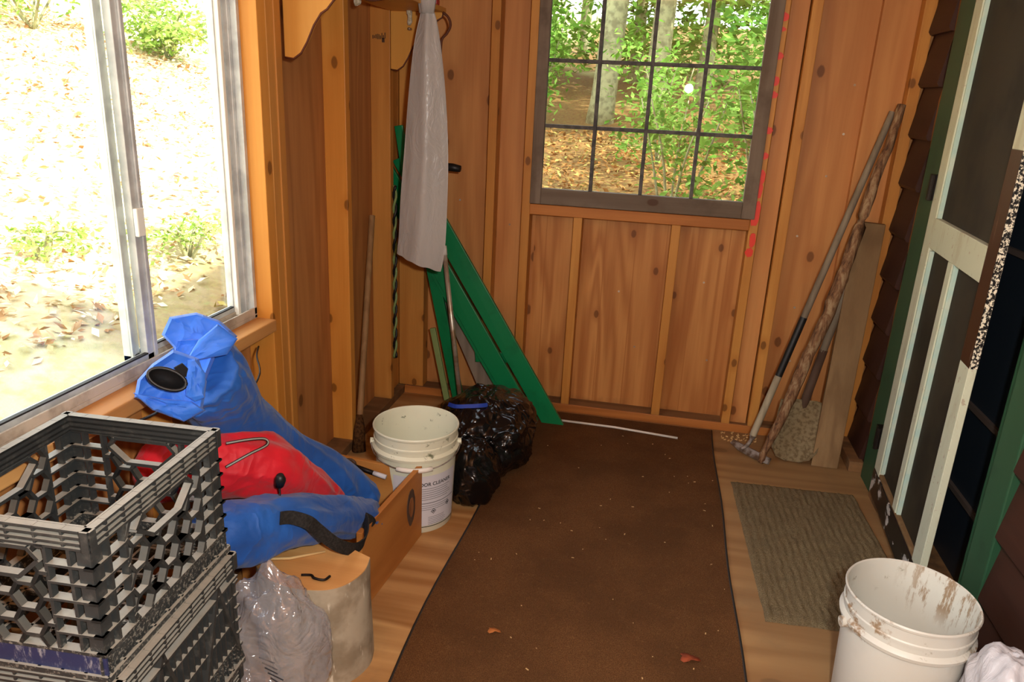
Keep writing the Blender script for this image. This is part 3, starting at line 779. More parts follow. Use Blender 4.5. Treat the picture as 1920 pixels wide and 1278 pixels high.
mb = MB(); mb.prism([(-.766, 1.81, .004), (-.724, 2.23, .004), (-1.15, 2.27, .004), (-1.15, 1.85, .004)], (0, 0, .012)); mb.build('bottom_board', M['box_x'], wbx)
# dark knot on the near board
kn = MB(); e = V((.040, .446, 0)).normalized(); c0 = V((-.7135, 2.14, .165)); nn = V((e.y, -e.x, 0))
for rr, zz, nm, mt in ((.052, .0008, 'knot_ring', 'dark_handle'), (.028, .0022, 'knot_heart', 'tan_strip')):
    kn = MB(); n = 20
    kn.prism([c0+e*(rr*.62*math.cos(2*PI*k/n)*(1+.15*noise.noise(V((k*.7, rr*9, 0)))))+V((0, 0, rr*1.25*math.sin(2*PI*k/n)*(1+.15*noise.noise(V((k*.7, rr*9, 4))))))+nn*(-.001) for k in range(n)], nn*(zz+.001))
    kn.build(nm, M[mt], wbx)
# tool on the far board
tl = root('hand_tool', (-.93, 2.225, .22), 'dark hand tool with ring end and pale tip along the box far board', 'tool')
ring = [(-.965+.022*math.cos(a), 2.219, .252+.016*math.sin(a)) for a in [2*PI*k/16 for k in range(17)]]
MB().tube(ring, .0045, 8).build('ring', M['dark_handle'], tl, smooth=True)
MB().tube([(-.945, 2.217, .245), (-.872, 2.211, .232)], .008, 8).build('grip', M['hinge'], tl, smooth=True)
MB().tube([(-.874, 2.211, .2325), (-.827, 2.207, .225)], .0085, 8).build('tip', M['paper'], tl, smooth=True)

def sack(path, radii, n=28, sub=8, gather=None, seed=0, amp=.06, flat=1.0):
    pts = smooth_path(path, sub); k = len(pts); rr = interp(radii, k); mb = MB(); rings = []
    ref = V((0, 0, 1))
    for i, p in enumerate(pts):
        d_ = (pts[min(i+1, k-1)]-pts[max(i-1, 0)]).normalized(); a = (ref-d_*ref.dot(d_)).normalized(); b = d_.cross(a)
        ring = []
        for j in range(n):
            th = 2*PI*j/n; q = rr[i]
            w = amp*noise.fractal(V((math.cos(th)*1.3+seed, math.sin(th)*1.3, i*.22)), 1.0, 2.0, 3)
            w += amp*1.7*(.4-abs(noise.noise(V((math.cos(th)*1.5+i*.04, math.sin(th)*1.5+seed+3, i*.05)))*1.7))
            if gather:
                g = math.exp(-((i/(k-1)-gather)**2)/.022); w += .035*g*math.sin(15*th+2.5*noise.noise(V((math.cos(th)*2, i*.1, seed))))
            q *= 1+w
            ring.append(p+a*(q*flat*math.cos(th))+b*(q*math.sin(th)))
        rings.append(ring)
    # rounded ends
    for end in (0, -1):
        c = sum((V(v) for v in rings[end]), V())/n
        dirv = (pts[0]-pts[1]).normalized() if end == 0 else (pts[-1]-pts[-2]).normalized()
        base = rings[end]; extra = []
        for s_, o_ in (((.82, .35), (.45, .6), (.1, .68)) if not (gather and end == 0) else ((.93, .0), (.6, -.12), (.1, -.2))):
            extra.append([c+(V(v)-c)*s_+dirv*(o_*rr[end]) for v in base])
        rings = (list(reversed(extra))+rings) if end == 0 else rings+extra
    mb.loft(rings); return mb

# blue bag with the folded blue chair sticking out
bc = root('folded_camp_chair', (-.85, 2.12, .16), 'folded bright blue camp chair in long blue bag leaning on the window sill', 'camp chair')
sack([(-1.112, 1.625, .79), (-1.118, 1.67, .745), (-1.118, 1.78, .596), (-1.065, 1.9, .445), (-.97, 2.02, .318), (-.905, 2.085, .228), (-.862, 2.115, .182)], [.098, .108, .092, .084, .078, .068, .056], n=96, gather=.12, seed=2.2, amp=.05).build('carry_bag', M['blue'], bc, smooth=True)
CAM0 = V((0, 0, 1.5))
def cushion(poly, th, nm, mat, puff=.6, sub=2, par=None):
    """a folded pad: outline front and back with a puffed middle"""
    P = [V(p) for p in poly]; c = sum(P, V())/len(P)
    nv = V((0, 0, 0))
    for i in range(len(P)): nv += (P[i]-c).cross(P[(i+1) % len(P)]-c)
    nv.normalize()
    if nv.x < 0: nv = -nv
    P2 = []
    for i in range(len(P)):
        q = P[(i+1) % len(P)]; P2 += [P[i], P[i]*.67+q*.33, P[i]*.33+q*.67]
    mb = MB(); R = []
    for s_, o_ in ((.3, -th*.5), (.8, -th*.45), (.98, -th*.2), (1.0, 0), (.99, th*.22), (.90, th*.42), (.70, th*puff*.9), (.45, th*puff), (.2, th*puff*.95)):
        R.append([c+(p-c)*s_+nv*(o_+.006*noise.noise(p*38+V((s_*3, 0, 0)))+.005*(.5-abs(noise.noise(p*22+V((0, s_*2, 4)))*2))) for p in P2])
    mb.loft(R); return mb.build(nm, M[mat], par or bc, smooth=42)
seat = cushion([(-1.149, 1.427, .79), (-1.149, 1.444, .827), (-1.129, 1.474, .859), (-1.096, 1.511, .886), (-1.048, 1.535, .861), (-1.026, 1.528, .807), (-1.025, 1.5, .745), (-1.068, 1.471, .755), (-1.112, 1.446, .771)], .05, 'folded_seat', 'blue_bright', .2)
cushion([(-1.149, 1.424, .803), (-1.098, 1.448, .786), (-1.041, 1.484, .771), (-1.012, 1.493, .748), (-1.049, 1.459, .728), (-1.108, 1.430, .762)], .03, 'seat_hem', 'blue_bright', .5, par=seat)
cushion([(-1.196, 1.609, .883), (-1.185, 1.632, .924), (-1.134, 1.669, .931), (-1.085, 1.694, .907), (-1.045, 1.705, .866), (-1.064, 1.681, .835), (-1.105, 1.648, .822), (-1.15, 1.616, .816), (-1.171, 1.615, .851)], .07, 'folded_armrest', 'blue_bright', .4)
cushion([(-1.108, 1.565, .833), (-1.085, 1.595, .885), (-1.051, 1.63, .920), (-1.008, 1.645, .881), (-1.025, 1.62, .845)], .024, 'armrest_flap', 'blue_bright', .5)
cushion([(-1.055, 1.502, .866), (-1.042, 1.513, .869), (-1.016, 1.512, .833), (-1.010, 1.491, .781), (-1.027, 1.477, .775), (-1.047, 1.472, .789)], .022, 'seat_tab', 'blue_bright', .7)
# bridge of fabric between the two lobes
cushion([(-1.17, 1.60, .80), (-1.16, 1.62, .87), (-1.11, 1.65, .87), (-1.08, 1.65, .82), (-1.09, 1.60, .75)], .06, 'folded_back', 'blue_bright', .3)
# mesh cup holder
u = V((-1.039, 1.463, .820))-V((-1.113, 1.427, .860)); vv = V((-1.077, 1.454, .861))-V((-1.077, 1.432, .813))
cc0 = V((-1.062, 1.432, .844)); un = u.normalized(); vn = (vv-un*vv.dot(un)).normalized(); wn = un.cross(vn)
if wn.x < 0: wn = -wn
a_, b_ = .042, .022
ch = MB(); ch.tube([cc0+un*(a_*math.cos(t_))+vn*(b_*math.sin(t_)) for t_ in [2*PI*k/28 for k in range(29)]], .0042, 8, cap=False)
co_ = ch.build('cup_holder_rim', M['black'], bc, smooth=True)
ch = MB(); ch.loft([[cc0+(un*(a_*s_*math.cos(2*PI*k/28))+vn*(b_*s_*math.sin(2*PI*k/28)))+wn*o_ for k in range(28)] for s_, o_ in ((1, -.001), (.8, -.006), (.5, -.010), (.1, -.012))])
ch.build('cup_holder_mesh', M['mesh_black'], bc, smooth=True)
hl = MB(); hl.prism([V(p)+V((.012, -.012, .004)) for p in ((-1.072, 1.472, .858), (-1.059, 1.484, .866), (-1.048, 1.487, .853), (-1.049, 1.478, .836), (-1.065, 1.469, .841))], (-.004, .004, 0))
hl.build('fold_opening', M['mesh_black'], bc)
MB().tube(smooth_path([(-1.06, 1.485, .742), (-1.115, 1.49, .742), (-1.14, 1.475, .728), (-1.175, 1.455, .712)], 4), .0035, 6).build('draw_cord', M['black'], bc, smooth=True)
MB().tube(smooth_path([(-1.03, 1.72, .70), (-1.06, 1.83, .715), (-1.13, 1.94, .722), (-1.18, 2.04, .715)], 4), .0028, 6).build('draw_cord', M['black'], bc, smooth=True)

# red bag
rb = root('folded_camp_chair', (-.9, 1.93, .22), 'red nylon bag with zip and cord lock lying between the two blue bags', 'camp chair')
sack([(-1.165, 1.49, .56), (-1.08, 1.6, .535), (-.997, 1.7, .50), (-.948, 1.81, .40), (-.90, 1.93, .27)], [.075, .083, .088, .07, .045], n=64, seed=8.1, amp=.10).build('carry_bag', M['red'], rb, smooth=True)
zp = [(-1.012, 1.565, .627), (-.973, 1.602, .626), (-.948, 1.64, .614), (-.940, 1.635, .600), (-.963, 1.585, .594), (-1.005, 1.545, .571)]
MB().tube(smooth_path(zp, 5), .0042, 6).build('zipper', M['black'], rb, smooth=True)
MB().tube([p+V((.003, -.003, .002)) for p in smooth_path(zp, 5)], .0022, 5).build('zipper_piping', M['piping'], rb, smooth=True)
lk = MB(); lk.tube([(-.905, 1.625, .495), (-.897, 1.617, .515), (-.894, 1.613, .530)], [.013, .015, .009], 12)
lk.build('cord_lock', M['black'], rb, smooth=True)
MB().tube(smooth_path([(-.905, 1.62, .50), (-.90, 1.615, .47), (-.915, 1.60, .462), (-.95, 1.575, .468)], 5), .003, 6).build('draw_cord', M['black'], rb, smooth=True)

# lower blue bag with the carrying strap
lb = root('folded_camp_chair', (-.80, 1.9, .22), 'lower navy blue bag with black carrying strap, lying over the log', 'camp chair')
sack([(-.985, 1.40, .455), (-.925, 1.5, .43), (-.878, 1.6, .40), (-.832, 1.76, .328), (-.800, 1.88, .262), (-.785, 1.945, .232)], [.075, .082, .070, .062, .058, .05], n=64, seed=5.5, amp=.09).build('carry_bag', M['blue'], lb, smooth=True)
def ribbon(path, w, th, side):
    pts = smooth_path(path, 6); mb = MB(); rings = []
    for i, p in enumerate(pts):
        d_ = (pts[min(i+1, len(pts)-1)]-pts[max(i-1, 0)]).normalized(); s_ = V(side); s_ = (s_-d_*s_.dot(d_)).normalized(); n_ = d_.cross(s_)
        rings.append([p+s_*(w/2)+n_*th, p-s_*(w/2)+n_*th, p-s_*(w/2)-n_*th, p+s_*(w/2)-n_*th])
    return mb.loft(rings)
ribbon([(-.838, 1.50, .478), (-.818, 1.52, .472), (-.785, 1.54, .452), (-.77, 1.565, .415), (-.738, 1.60, .358), (-.716, 1.66, .309), (-.712, 1.73, .292), (-.728, 1.785, .305), (-.75, 1.825, .298)], .034, .0016, (.2, .35, .9)).build('carrying_strap', M['webbing'], lb)
ribbon([(-.752, 1.825, .295), (-.742, 1.855, .262), (-.745, 1.875, .215)], .045, .002, (.1, .8, .4)).build('end_patch', M['webbing'], lb)

# ------------------------------------------------------------------ log, twig, clear bag
lg = root('log_section', (-.81, 1.58, 0), 'sawn grey-barked log section standing on end before the wooden box', 'log')
out = [(-.664, 1.645), (-.655, 1.59), (-.672, 1.53), (-.715, 1.49), (-.775, 1.474), (-.84, 1.478), (-.9, 1.5), (-.945, 1.55), (-.955, 1.61), (-.93, 1.66), (-.827, 1.70)]
def dense(p, k=5): 
    q = smooth_path([(a, b, 0) for a, b in p]+[(p[0][0], p[0][1], 0)], k)[:-1]; return q
rings = []
ol = dense(out)
for i in range(9):
    z = .30*i/8; s_ = 1+.05*(1-i/8)
    rings.append([(-.81+(p.x+.81)*s_+.004*noise.noise(V((p.x*12, p.y*12, z*8))), 1.585+(p.y-1.585)*s_+.004*noise.noise(V((p.y*12, p.x*12, z*8+9))), z) for p in ol])
MB().loft(rings).build('bark', M['bark'], lg, smooth=50)
MB().loft([[(x*.995-.81*.005, y*.995+1.585*.005, zz) for x, y, z in rings[-1]] for zz in (.298, .3025)]).build('sawn_top', M['log_top'], lg)
tag(MB().tube([(-.99, 1.53, .312), (-.86, 1.578, .308), (-.785, 1.632, .307)], [.0025, .004, .003], 7).build('twig', M['twig'], smooth=True), 'thin pale twig lying across the sawn top of log', 'twig')
tag(MB().tube(smooth_path([(-.80, 1.522, .306), (-.775, 1.525, .308), (-.76, 1.512, .311), (-.735, 1.515, .308), (-.728, 1.535, .307)], 5), .0035, 6).build('bark_curl', M['hinge'], smooth=True), 'small dark curled strip on the sawn top of log', 'bark curl')

def crumple(c, rad, seed, amp=.16, nu=64, nv=40, flatz=None, rid=2.2, fine=.0):
    mb = MB(); rings = []
    for i in range(nv+1):
        ph = PI*i/nv; ring = []
        for j in range(nu):
            th = 2*PI*j/nu; d_ = V((math.sin(ph)*math.cos(th), math.sin(ph)*math.sin(th), math.cos(ph)))
            q = 1+amp*noise.fractal(d_*1.1+V((seed, 0, 0)), 1.0, 2.0, 3)
            q += amp*.55*(.5-abs(noise.noise(d_*rid+V((0, seed, 0)))*1.6)) + fine*(.5-abs(noise.noise(d_*rid*2.7+V((0, 0, seed)))*1.6))
            p = V((c[0]+d_.x*rad[0]*q, c[1]+d_.y*rad[1]*q, c[2]+d_.z*rad[2]*q))
            if flatz is not None and p.z < flatz: p.z = flatz
            ring.append(p)
        rings.append(ring)
    mb.loft(rings); return mb
cb = crumple((-.808, 1.375, .195), (.124, .088, .205), 4.2, .24, 80, 52, .002, 1.7, .05)
cbo = root('clear_plastic_bag', (-.815, 1.375, 0), 'crumpled clear plastic bag slumped against the front of the log', 'plastic bag')
cb.build('film', M['clear'], cbo, smooth=True)
pr = MB()
for k in range(9):
    a = V((-.80+.012*k*.6, 1.300-.001*k, .235-.012*k)); pr.beam(a, a+V((.03+.01*random.random(), .004, -.012-.01*random.random())), .0012, .003, (0, 1, 0))
pr.build('dark_print', M['ink'], cbo)

# ------------------------------------------------------------------ buckets
def pail(name, loc, label, mat, rz=0):
    b = root(name, loc, label, 'bucket', rz=rz)
    prof = [(.0, .004), (.124, .004), (.13, .0), (.133, .004), (.143, .262), (.144, .282), (.1535, .286), (.156, .296), (.1515, .302), (.147, .306),
            (.1475, .322), (.1505, .324), (.1505, .330), (.148, .333), (.149, .360), (.1525, .363), (.1535, .369), (.151, .373), (.1475, .371), (.1455, .362), (.141, .28), (.13, .012), (.0, .010)]
    MB().lathe(prof, n=72).build('shell', mat, b, smooth=35, local=True)
    return b
b1 = pail('bucket', (-.77, 2.362, 0), 'white plastic bucket with printed label beside the black rubbish bag', M['bucket_a'])
# bail handle lying low across the front, with a white grip
fr = V((.28, -.96, 0)).normalized(); sd = V((-fr.y, fr.x, 0))
pts = []
for k in range(25):
    t_ = PI*k/24; pts.append(sd*(.158*math.cos(t_))+fr*(.164*math.sin(t_))+V((0, 0, .300-.035*math.sin(t_))))
wire = MB().tube(pts, .0022, 8).build('bail_handle', M['rusty'], b1, smooth=True, local=True)
gp = [p for k, p in enumerate(pts) if 9 <= k <= 15]
MB().tube(gp, .0085, 10).build('handle_grip', M['pvc'], b1, smooth=True, local=True)
for s_ in (1, -1):
    MB().tube([sd*(s_*.148)+V((0, 0, .30)), sd*(s_*.162)+V((0, 0, .30))], .012, 12).build('handle_ear', M['bucket_a'], b1, smooth=40, local=True)
# label and its print, wrapped round the pail
def wrap(u_, z_, off=.0012):
    R_ = .1335+(.0097/.258)*(z_-.004)+off; a = LA+u_/R_; return (R_*math.cos(a), R_*math.sin(a), z_)
LA = math.atan2(-.80, .60)
lm = MB(); n = 24; rows = 6
vs = [wrap(-.13+.26*i/n, .03+.20*j/rows, .0006) for j in range(rows+1) for i in range(n+1)]
lm.add(vs, [(j*(n+1)+i, j*(n+1)+i+1, (j+1)*(n+1)+i+1, (j+1)*(n+1)+i) for j in range(rows) for i in range(n)])
lab = lm.build('printed_label', M['paper'], b1, smooth=True, local=True)
pm = MB()
def pstrip(u0, u1, z0, h):
    k = max(2, int((u1-u0)/.008)); vs = []
    for i in range(k+1):
        u_ = u0+(u1-u0)*i/k; vs += [wrap(u_, z0), wrap(u_, z0+h)]
    pm.add(vs, [(2*i, 2*i+2, 2*i+3, 2*i+1) for i in range(k)])
for k in range(6): pstrip(-.12, .10-.02*random.random(), .178-.0085*k, .0016)
pstrip(-.12, .12, .120, .0022)
for k in range(3): pstrip(-.12, .09, .110-.008*k, .0014)
for k in range(5): pstrip(0, .075-.012*random.random(), .062-.007*k, .0013)
pstrip(-.13, .13, .024, .003)
for u_, z_ in ((.02, .085), (.085, .098)):
    for a, b in (((-.011, 0), (0, .011)), ((0, .011), (.011, 0)), ((.011, 0), (0, -.011)), ((0, -.011), (-.011, 0))):
        k = []
        for s_ in (1.0, .72): k += [wrap(u_+a[0]*s_, z_+a[1]*s_), wrap(u_+b[0]*s_, z_+b[1]*s_)]
        pm.add(k, [(0, 1, 3, 2)])
    pstrip(u_-.004, u_+.004, z_-.003, .006)
fc = bpy.data.curves.new('print_text', 'FONT'); fc.body = 'FLOOR CLEANER'; fc.size = .019; fc.offset = .0004
fo = bpy.data.objects.new('print_text', fc); COL.objects.link(fo)
dg = bpy.context.evaluated_depsgraph_get(); tm = bpy.data.meshes.new_from_object(fo.evaluated_get(dg))
bpy.data.objects.remove(fo)
w_ = max(v.co.x for v in tm.vertices)
pm.add([wrap(v.co.x-w_+.095, .19+v.co.y) for v in tm.vertices], [tuple(p.vertices) for p in tm.polygons])
bpy.data.meshes.remove(tm)
pm.build('label_print', M['ink'], lab, local=True)

b2 = pail('bucket', (.712, 1.752, 0), 'large empty white bucket with brown paint drips, beside the screen door', M['bucket_b'], rz=.2)
for s_ in (1, -1):
    MB().tube([V((.148*s_, 0, .285)), V((.164*s_, 0, .285))], .014, 12).build('handle_ear', M['bucket_b'], b2, smooth=40, local=True)
sb = root('plastic_bag', (.925, 1.655, 0), 'crumpled white plastic bag between the drip-stained bucket and the wall', 'plastic bag')
crumple((.885, 1.545, .20), (.10, .11, .20), 9.4, .22, 64, 40, .002, 2.4, .05).build('film', M['white_bag'], sb, smooth=True)
mk = MB(); mk.beam((.835, 1.60, .335), (.850, 1.575, .325), .004, .004, (0, 0, 1)); mk.beam((.828, 1.62, .33), (.832, 1.612, .328), .004, .004, (0, 0, 1))
mk.build('dark_print', M['ink'], sb)

# black rubbish bag
rbag = root('rubbish_bag', (-.62, 2.75, 0), 'full shiny black rubbish bag on the floor behind the labelled bucket', 'rubbish bag')
mb = crumple((-.63, 2.83, .15), (.21, .27, .175), 1.3, .15, 110, 70, .002, 2.2, .05)
mb2 = crumple((-.60, 2.555, .11), (.105, .135, .135), 6.6, .15, 80, 50, .002, 2.4, .05)
rbo = MB(); rbo.add(mb.v, mb.f); rbo.add(mb2.v, mb2.f)
rbo.build('liner', M['bin'], rbag, smooth=True)
ribbon([(-.755, 2.735, .292), (-.715, 2.70, .302), (-.67, 2.70, .308), (-.625, 2.715, .310), (-.595, 2.74, .308)], .016, .002, (0, .5, .6)).build('blue_tie', plain('blue_tie', (30, 62, 160), .5), rbag)

# ------------------------------------------------------------------ back-left corner: frame, pole, boards, broom, rope, bag, shelf
gf = root('folding_frame', (-.7, 3.36, 0), 'folded bright green wooden slat frame leaning in the far left corner', 'wooden frame')
def slat(x_floor_r, w, y0, y1, name, top, mat='green', th=.02):
    """slat lying in the leaning plane; floor end cut level"""
    d_ = V((-.556, 0, .831)); y = lambda t_: y0+(y1-y0)*t_
    a = V((x_floor_r, y0, .0)); b = V((x_floor_r-w/.831, y0, 0.0))
    L = top/.831
    c = b+d_*L; e_ = a+d_*(L+w*.5)
    c.y = e_.y = y1
    mb = MB(); mb.prism([a, b, c, e_], (0, th, 0)); return mb.build(name, M[mat], gf, bevel=.002)
slat(-.336, .088, 3.295, 3.395, 'slat', 1.18); slat(-.462, .088, 3.305, 3.40, 'slat', 1.14); slat(-.572, .018, 3.325, 3.41, 'slat', 1.05)
for t_ in (.3, .8): 
    MB().beam((-.40-.667*t_, 3.335+.08*t_, t_), (-.60-.667*t_, 3.345+.08*t_, t_-.02), .05, .016, (0, 0, 1)).build('cross_batten', M['green'], gf, bevel=.002)
MB().beam((-.885, 3.385, .045), (-1.17, 3.40, 1.30), .055, .02, (1, 0, 0)).build('leg', M['green'], gf, bevel=.002)
MB().beam((-.935, 3.355, .042), (-1.02, 3.375, .40), .028, .018, (1, 0, 0)).build('leg_edge_strip', M['green_pale'], gf, bevel=.002)
MB().beam((-1.150, 3.37, 1.10), (-1.192, 3.375, 1.34), .04, .018, (1, 0, 0)).build('top_block', M['green'], gf, bevel=.003)
tag(MB().beam((-.715, 3.43, .042), (-1.065, 3.46, .76), .095, .02, (.85, 0, .5)).build('weathered_board', M['grey_board'], bevel=.003), 'grey weathered board leaning behind the green slat frame', 'board')
pl = root('metal_pole', (-.826, 3.25, 0), 'thin steel pole with black crosswise grip leaning behind the hanging bag', 'pole')
MB().tube([(-.826, 3.245, .0), (-.944, 3.29, .80)], .0112, 12).build('steel_tube', M['steel'], pl, smooth=True)
MB().tube([(-.944, 3.29, .80), (-1.0, 3.312, 1.17)], .007, 10).build('upper_shaft', M['black'], pl, smooth=True)
MB().tube([(-.9415, 3.289, .785), (-.9475, 3.2915, .825)], .0125, 12).build('collar', M['pvc'], pl, smooth=True)
MB().tube([(-1.04, 3.325, 1.178), (-.92, 3.315, 1.176), (-.884, 3.312, 1.172)], [.017, .018, .015], 12).build('cross_grip', M['black'], pl, smooth=True)
br = root('broom', (-1.165, 2.78, 0), 'old broom with pale handle leaning between two studs of the left wall', 'broom')
MB().tube([(-1.171, 2.81, .13), (-1.272, 3.24, .945)], .0135, 12).build('handle', M['handle_wood'], br, smooth=50)
MB().tube([(-1.165, 2.785, .002), (-1.168, 2.797, .10), (-1.171, 2.81, .16)], [.036, .030, .014], 14, flat=.8, wob=.3).build('bristles', M['bristle'], br, smooth=True)
rp = root('twisted_rope', (-1.188, 3.305, .22), 'dark green and black twisted rope hanging down the corner stud', 'rope')
for ph, mt in ((0, 'black'), (PI, 'green_pale')):
    pts = [(-1.188+.006*math.cos(ph+k*.55), 3.3085+.006*math.sin(ph+k*.55), .25+.0105*k) for k in range(80)]
    MB().tube(pts, .0065, 6).build('strand', M[mt], rp, smooth=True)
# small shelf with scalloped brackets
sh = root('wall_shelf', (-1.2, 2.83, 1.7), 'varnished pine shelf with two scalloped end brackets high on the left wall', 'shelf')
MB().box(-1.198, -.965, 2.30, 3.325, 1.808, 1.828).build('shelf_board', M['shelf'], sh, bevel=.003)
def bracket(y, z0, x0=-1.198):
    prof = [(0, 0), (.03, -.003), (.055, .014), (.075, .045), (.10, .095), (.125, .13), (.145, .142), (.165, .165), (.195, .195), (.225, .212), (.232, .232), (0, .232)]
    top = 1.808; mb = MB()
    mb.prism([(x0+a, y, top-.232+b) for a, b in prof], (0, .019, 0))
    o = mb.build('bracket', M['shelf'], sh, bevel=.003)
    ed = MB(); ed.tube([(x0+a, y+.004, top-.232+b) for a, b in prof[:11]], .004, 6); ed.build('routed_edge', M['shelf_edge'], o, smooth=True)
bracket(2.33, 0); bracket(3.286, 0)
# white rope tail tied to a screw on the far bracket
wr_ = root('white_rope', (-1.11, 3.27, 1.74), 'short frayed white rope hanging from shelf onto the far bracket', 'rope')
MB().tube(smooth_path([(-1.10, 3.262, 1.90), (-1.112, 3.262, 1.84), (-1.105, 3.264, 1.79), (-1.108, 3.266, 1.752)], 6), [.011]*6+[.012]*6+[.010]*5+[.007]*2, 8, wob=.4).build('rope_strand', M['rope_white'], wr_, smooth=True)
MB().tube([(-1.108, 3.262, 1.738), (-1.108, 3.288, 1.738)], .006, 10).build('screw', M['steel'], wr_, smooth=True)
k_ = root('rope_knot', (-1.13, 2.75, 1.80), 'small white rope knot under the shelf beside the near bracket', 'rope')
mb = crumple((-1.137, 2.78, 1.790), (.014, .014, .016), 3, .3, 20, 14); mb.build('knot', M['rope_white'], k_, smooth=True)
MB().tube(smooth_path([(-1.125, 2.78, 1.80), (-1.08, 2.78, 1.792), (-1.03, 2.78, 1.80)], 5), .0035, 6).build('loose_end', M['strap_brown'], k_, smooth=True)
lp = root('cord_loop', (-.95, 3.27, 1.75), 'brown cord loop hanging behind the top of the grey plastic bag', 'cord')
MB().tube(smooth_path([(-.963, 3.27, 1.806), (-.938, 3.27, 1.785), (-.930, 3.27, 1.755), (-.945, 3.27, 1.725), (-.966, 3.27, 1.70), (-.97, 3.27, 1.64), (-.966, 3.27, 1.60)], 5), .0055, 7).build('cord', M['strap_brown'], lp, smooth=True)
tag(MB().box(-.995, -.968, 3.20, 3.24, 1.828, 1.875).build('red_block', M['red_plastic'], bevel=.004), 'small red plastic piece on the shelf above the far bracket', 'plastic piece')

# long grey plastic bag hanging from the shelf
hb = root('hanging_plastic_bag', (-.95, 3.0, .80), 'long grey-white plastic bag hanging twisted from the shelf corner', 'plastic bag')
rows = [(1.806, -.945, .022), (1.78, -.945, .027), (1.755, -.943, .034), (1.72, -.944, .043), (1.65, -.945, .057), (1.53, -.943, .072), (1.40, -.943, .084), (1.25, -.944, .093), (1.12, -.950, .099), (1.0, -.955, .102), (.90, -.958, .103), (.84, -.966, .101), (.805, -.972, .097)]
rings = []; n = 40
for z, xc, hw in rows:
    ring = []
    for j in range(n):
        th = 2*PI*j/n; c_, s_ = math.cos(th), math.sin(th)
        D_ = .052*min(1, hw/.085)
        y = (3.0-D_*(1-abs(c_-.08)/(1.08 if c_ < .08 else .92))*min(1, abs(s_)*3)) if s_ < 0 else 3.0+.012*s_
        y += .007*noise.noise(V((c_*2.2, z*5, s_)))+.004*noise.noise(V((c_*6, z*14, s_)))
        zz = z-(.03*c_ if z < .86 else 0)+.01*noise.noise(V((c_*3, 5, z)))*(1 if z < 1.7 else 0)
        ring.append((xc+hw*c_, y, zz))
    rings.append(ring)
mb = MB(); mb.loft(rings, cap1=False); mb.build('film', M['film'], hb, smooth=True, subsurf=1)
mb = MB()
mb.loft([[(-.945+w_*math.cos(2*PI*j/14)*(1+.3*math.sin(3*2*PI*j/14)), 2.985+.4*w_*math.sin(2*PI*j/14), z) for j in range(14)] for z, w_ in ((1.775, .026), (1.82, .032), (1.86, .045), (1.90, .058))])
mb.build('gathered_top', M['film'], hb, smooth=True)
ph_ = MB(); ph_.tube(smooth_path([(-.945, 3.0, 1.812), (-.945, 3.0, 1.79), (-.938, 2.985, 1.778)], 4), .003, 6); ph_.build('hanging_hook', M['steel'], hb, smooth=True)

# ------------------------------------------------------------------ back-right corner: hoe, branch, spade, plank
ho = root('garden_hoe', (.5, 3.26, 0), 'garden hoe with black-taped handle leaning in the far right corner', 'hoe')
hb0, ht = V((.520, 3.275, .085)), V((.886, 3.44, 1.50))
hp = lambda t_: hb0+(ht-hb0)*t_
MB().tube([hp(0), hp(.2)], [.016, .0155], 12).build('lower_handle', M['pale_handle'], ho, smooth=50)
MB().tube([hp(.2), hp(.39)], .0158, 12).build('black_tape', M['black'], ho, smooth=50)
MB().tube([hp(.39), hp(1)], [.0148, .0135], 12).build('upper_handle', M['grey_handle'], ho, smooth=50)
MB().tube(smooth_path([hp(.02), (.512, 3.270, .055), (.496, 3.262, .034), (.478, 3.256, .02)], 5), [.014]*4+[.009]*12, 8).build('neck', M['rusty'], ho, smooth=True)
MB().prism([(.440, 3.325, .012), (.455, 3.335, .026), (.60, 3.180, .026), (.588, 3.162, .004), (.54, 3.20, .002), (.48, 3.265, .002)], (-.01, -.012, .006)).build('blade', M['rusty'], ho, bevel=.002)
sp = root('spade', (.70, 3.25, 0), 'short spade with dried mud on the blade, behind the branch', 'spade')
# curved blade leaning back
rows = []; tip = V((.690, 3.225, .004)); top_ = V((.722, 3.335, .26)); ax = (top_-tip); rt = V((1, -.05, 0)); nb = ax.normalized().cross(rt).normalized()
if nb.y > 0: nb = -nb
mb = MB(); K = 9
for side in (0, 1):
    for w_, t_ in ((.03, .0), (.07, .05), (.095, .18), (.10, .4), (.10, .7), (.098, .96), (.05, 1.0)):
        c_ = tip+ax*t_
        rows.append((side, [c_+rt*(w_*(2*k/(K-1)-1))+nb*(-.022*(2*k/(K-1)-1)**2*-1+(.0 if side == 0 else -.004))+nb*(.006*noise.noise(V((k*.8, t_*6, 2)))) for k in range(K)]))
fr_ = [r_ for s_, r_ in rows if s_ == 0]; bk = [r_ for s_, r_ in rows if s_ == 1]
mb.loft([a+list(reversed(b)) for a, b in zip(fr_, bk)])
mb.build('blade', M['mud'], sp, smooth=True)
MB().tube([top_+V((0, 0, -.09)), top_+V((.012, .01, .02)), (.775, 3.37, .49)], [.022, .020, .018], 10).build('socket', M['dark_handle'], sp, smooth=True)
MB().tube([(.772, 3.368, .48), (.832, 3.40, .775), (.846, 3.404, .815)], [.0165, .0165, .013], 12).build('handle', M['grey_handle'], sp, smooth=50)
stp = smooth_path([(.552, 3.175, .002), (.577, 3.192, .089), (.622, 3.212, .23), (.655, 3.228, .363), (.690, 3.245, .50), (.734, 3.262, .65), (.768, 3.285, .80), (.792, 3.305, .923), (.822, 3.33, 1.09), (.848, 3.352, 1.249), (.884, 3.375, 1.40), (.900, 3.388, 1.53)], 4)
stt = root('branch', (.552, 3.175, 0), 'crooked branch with peeling bark leaning before the hoe and spade', 'branch')
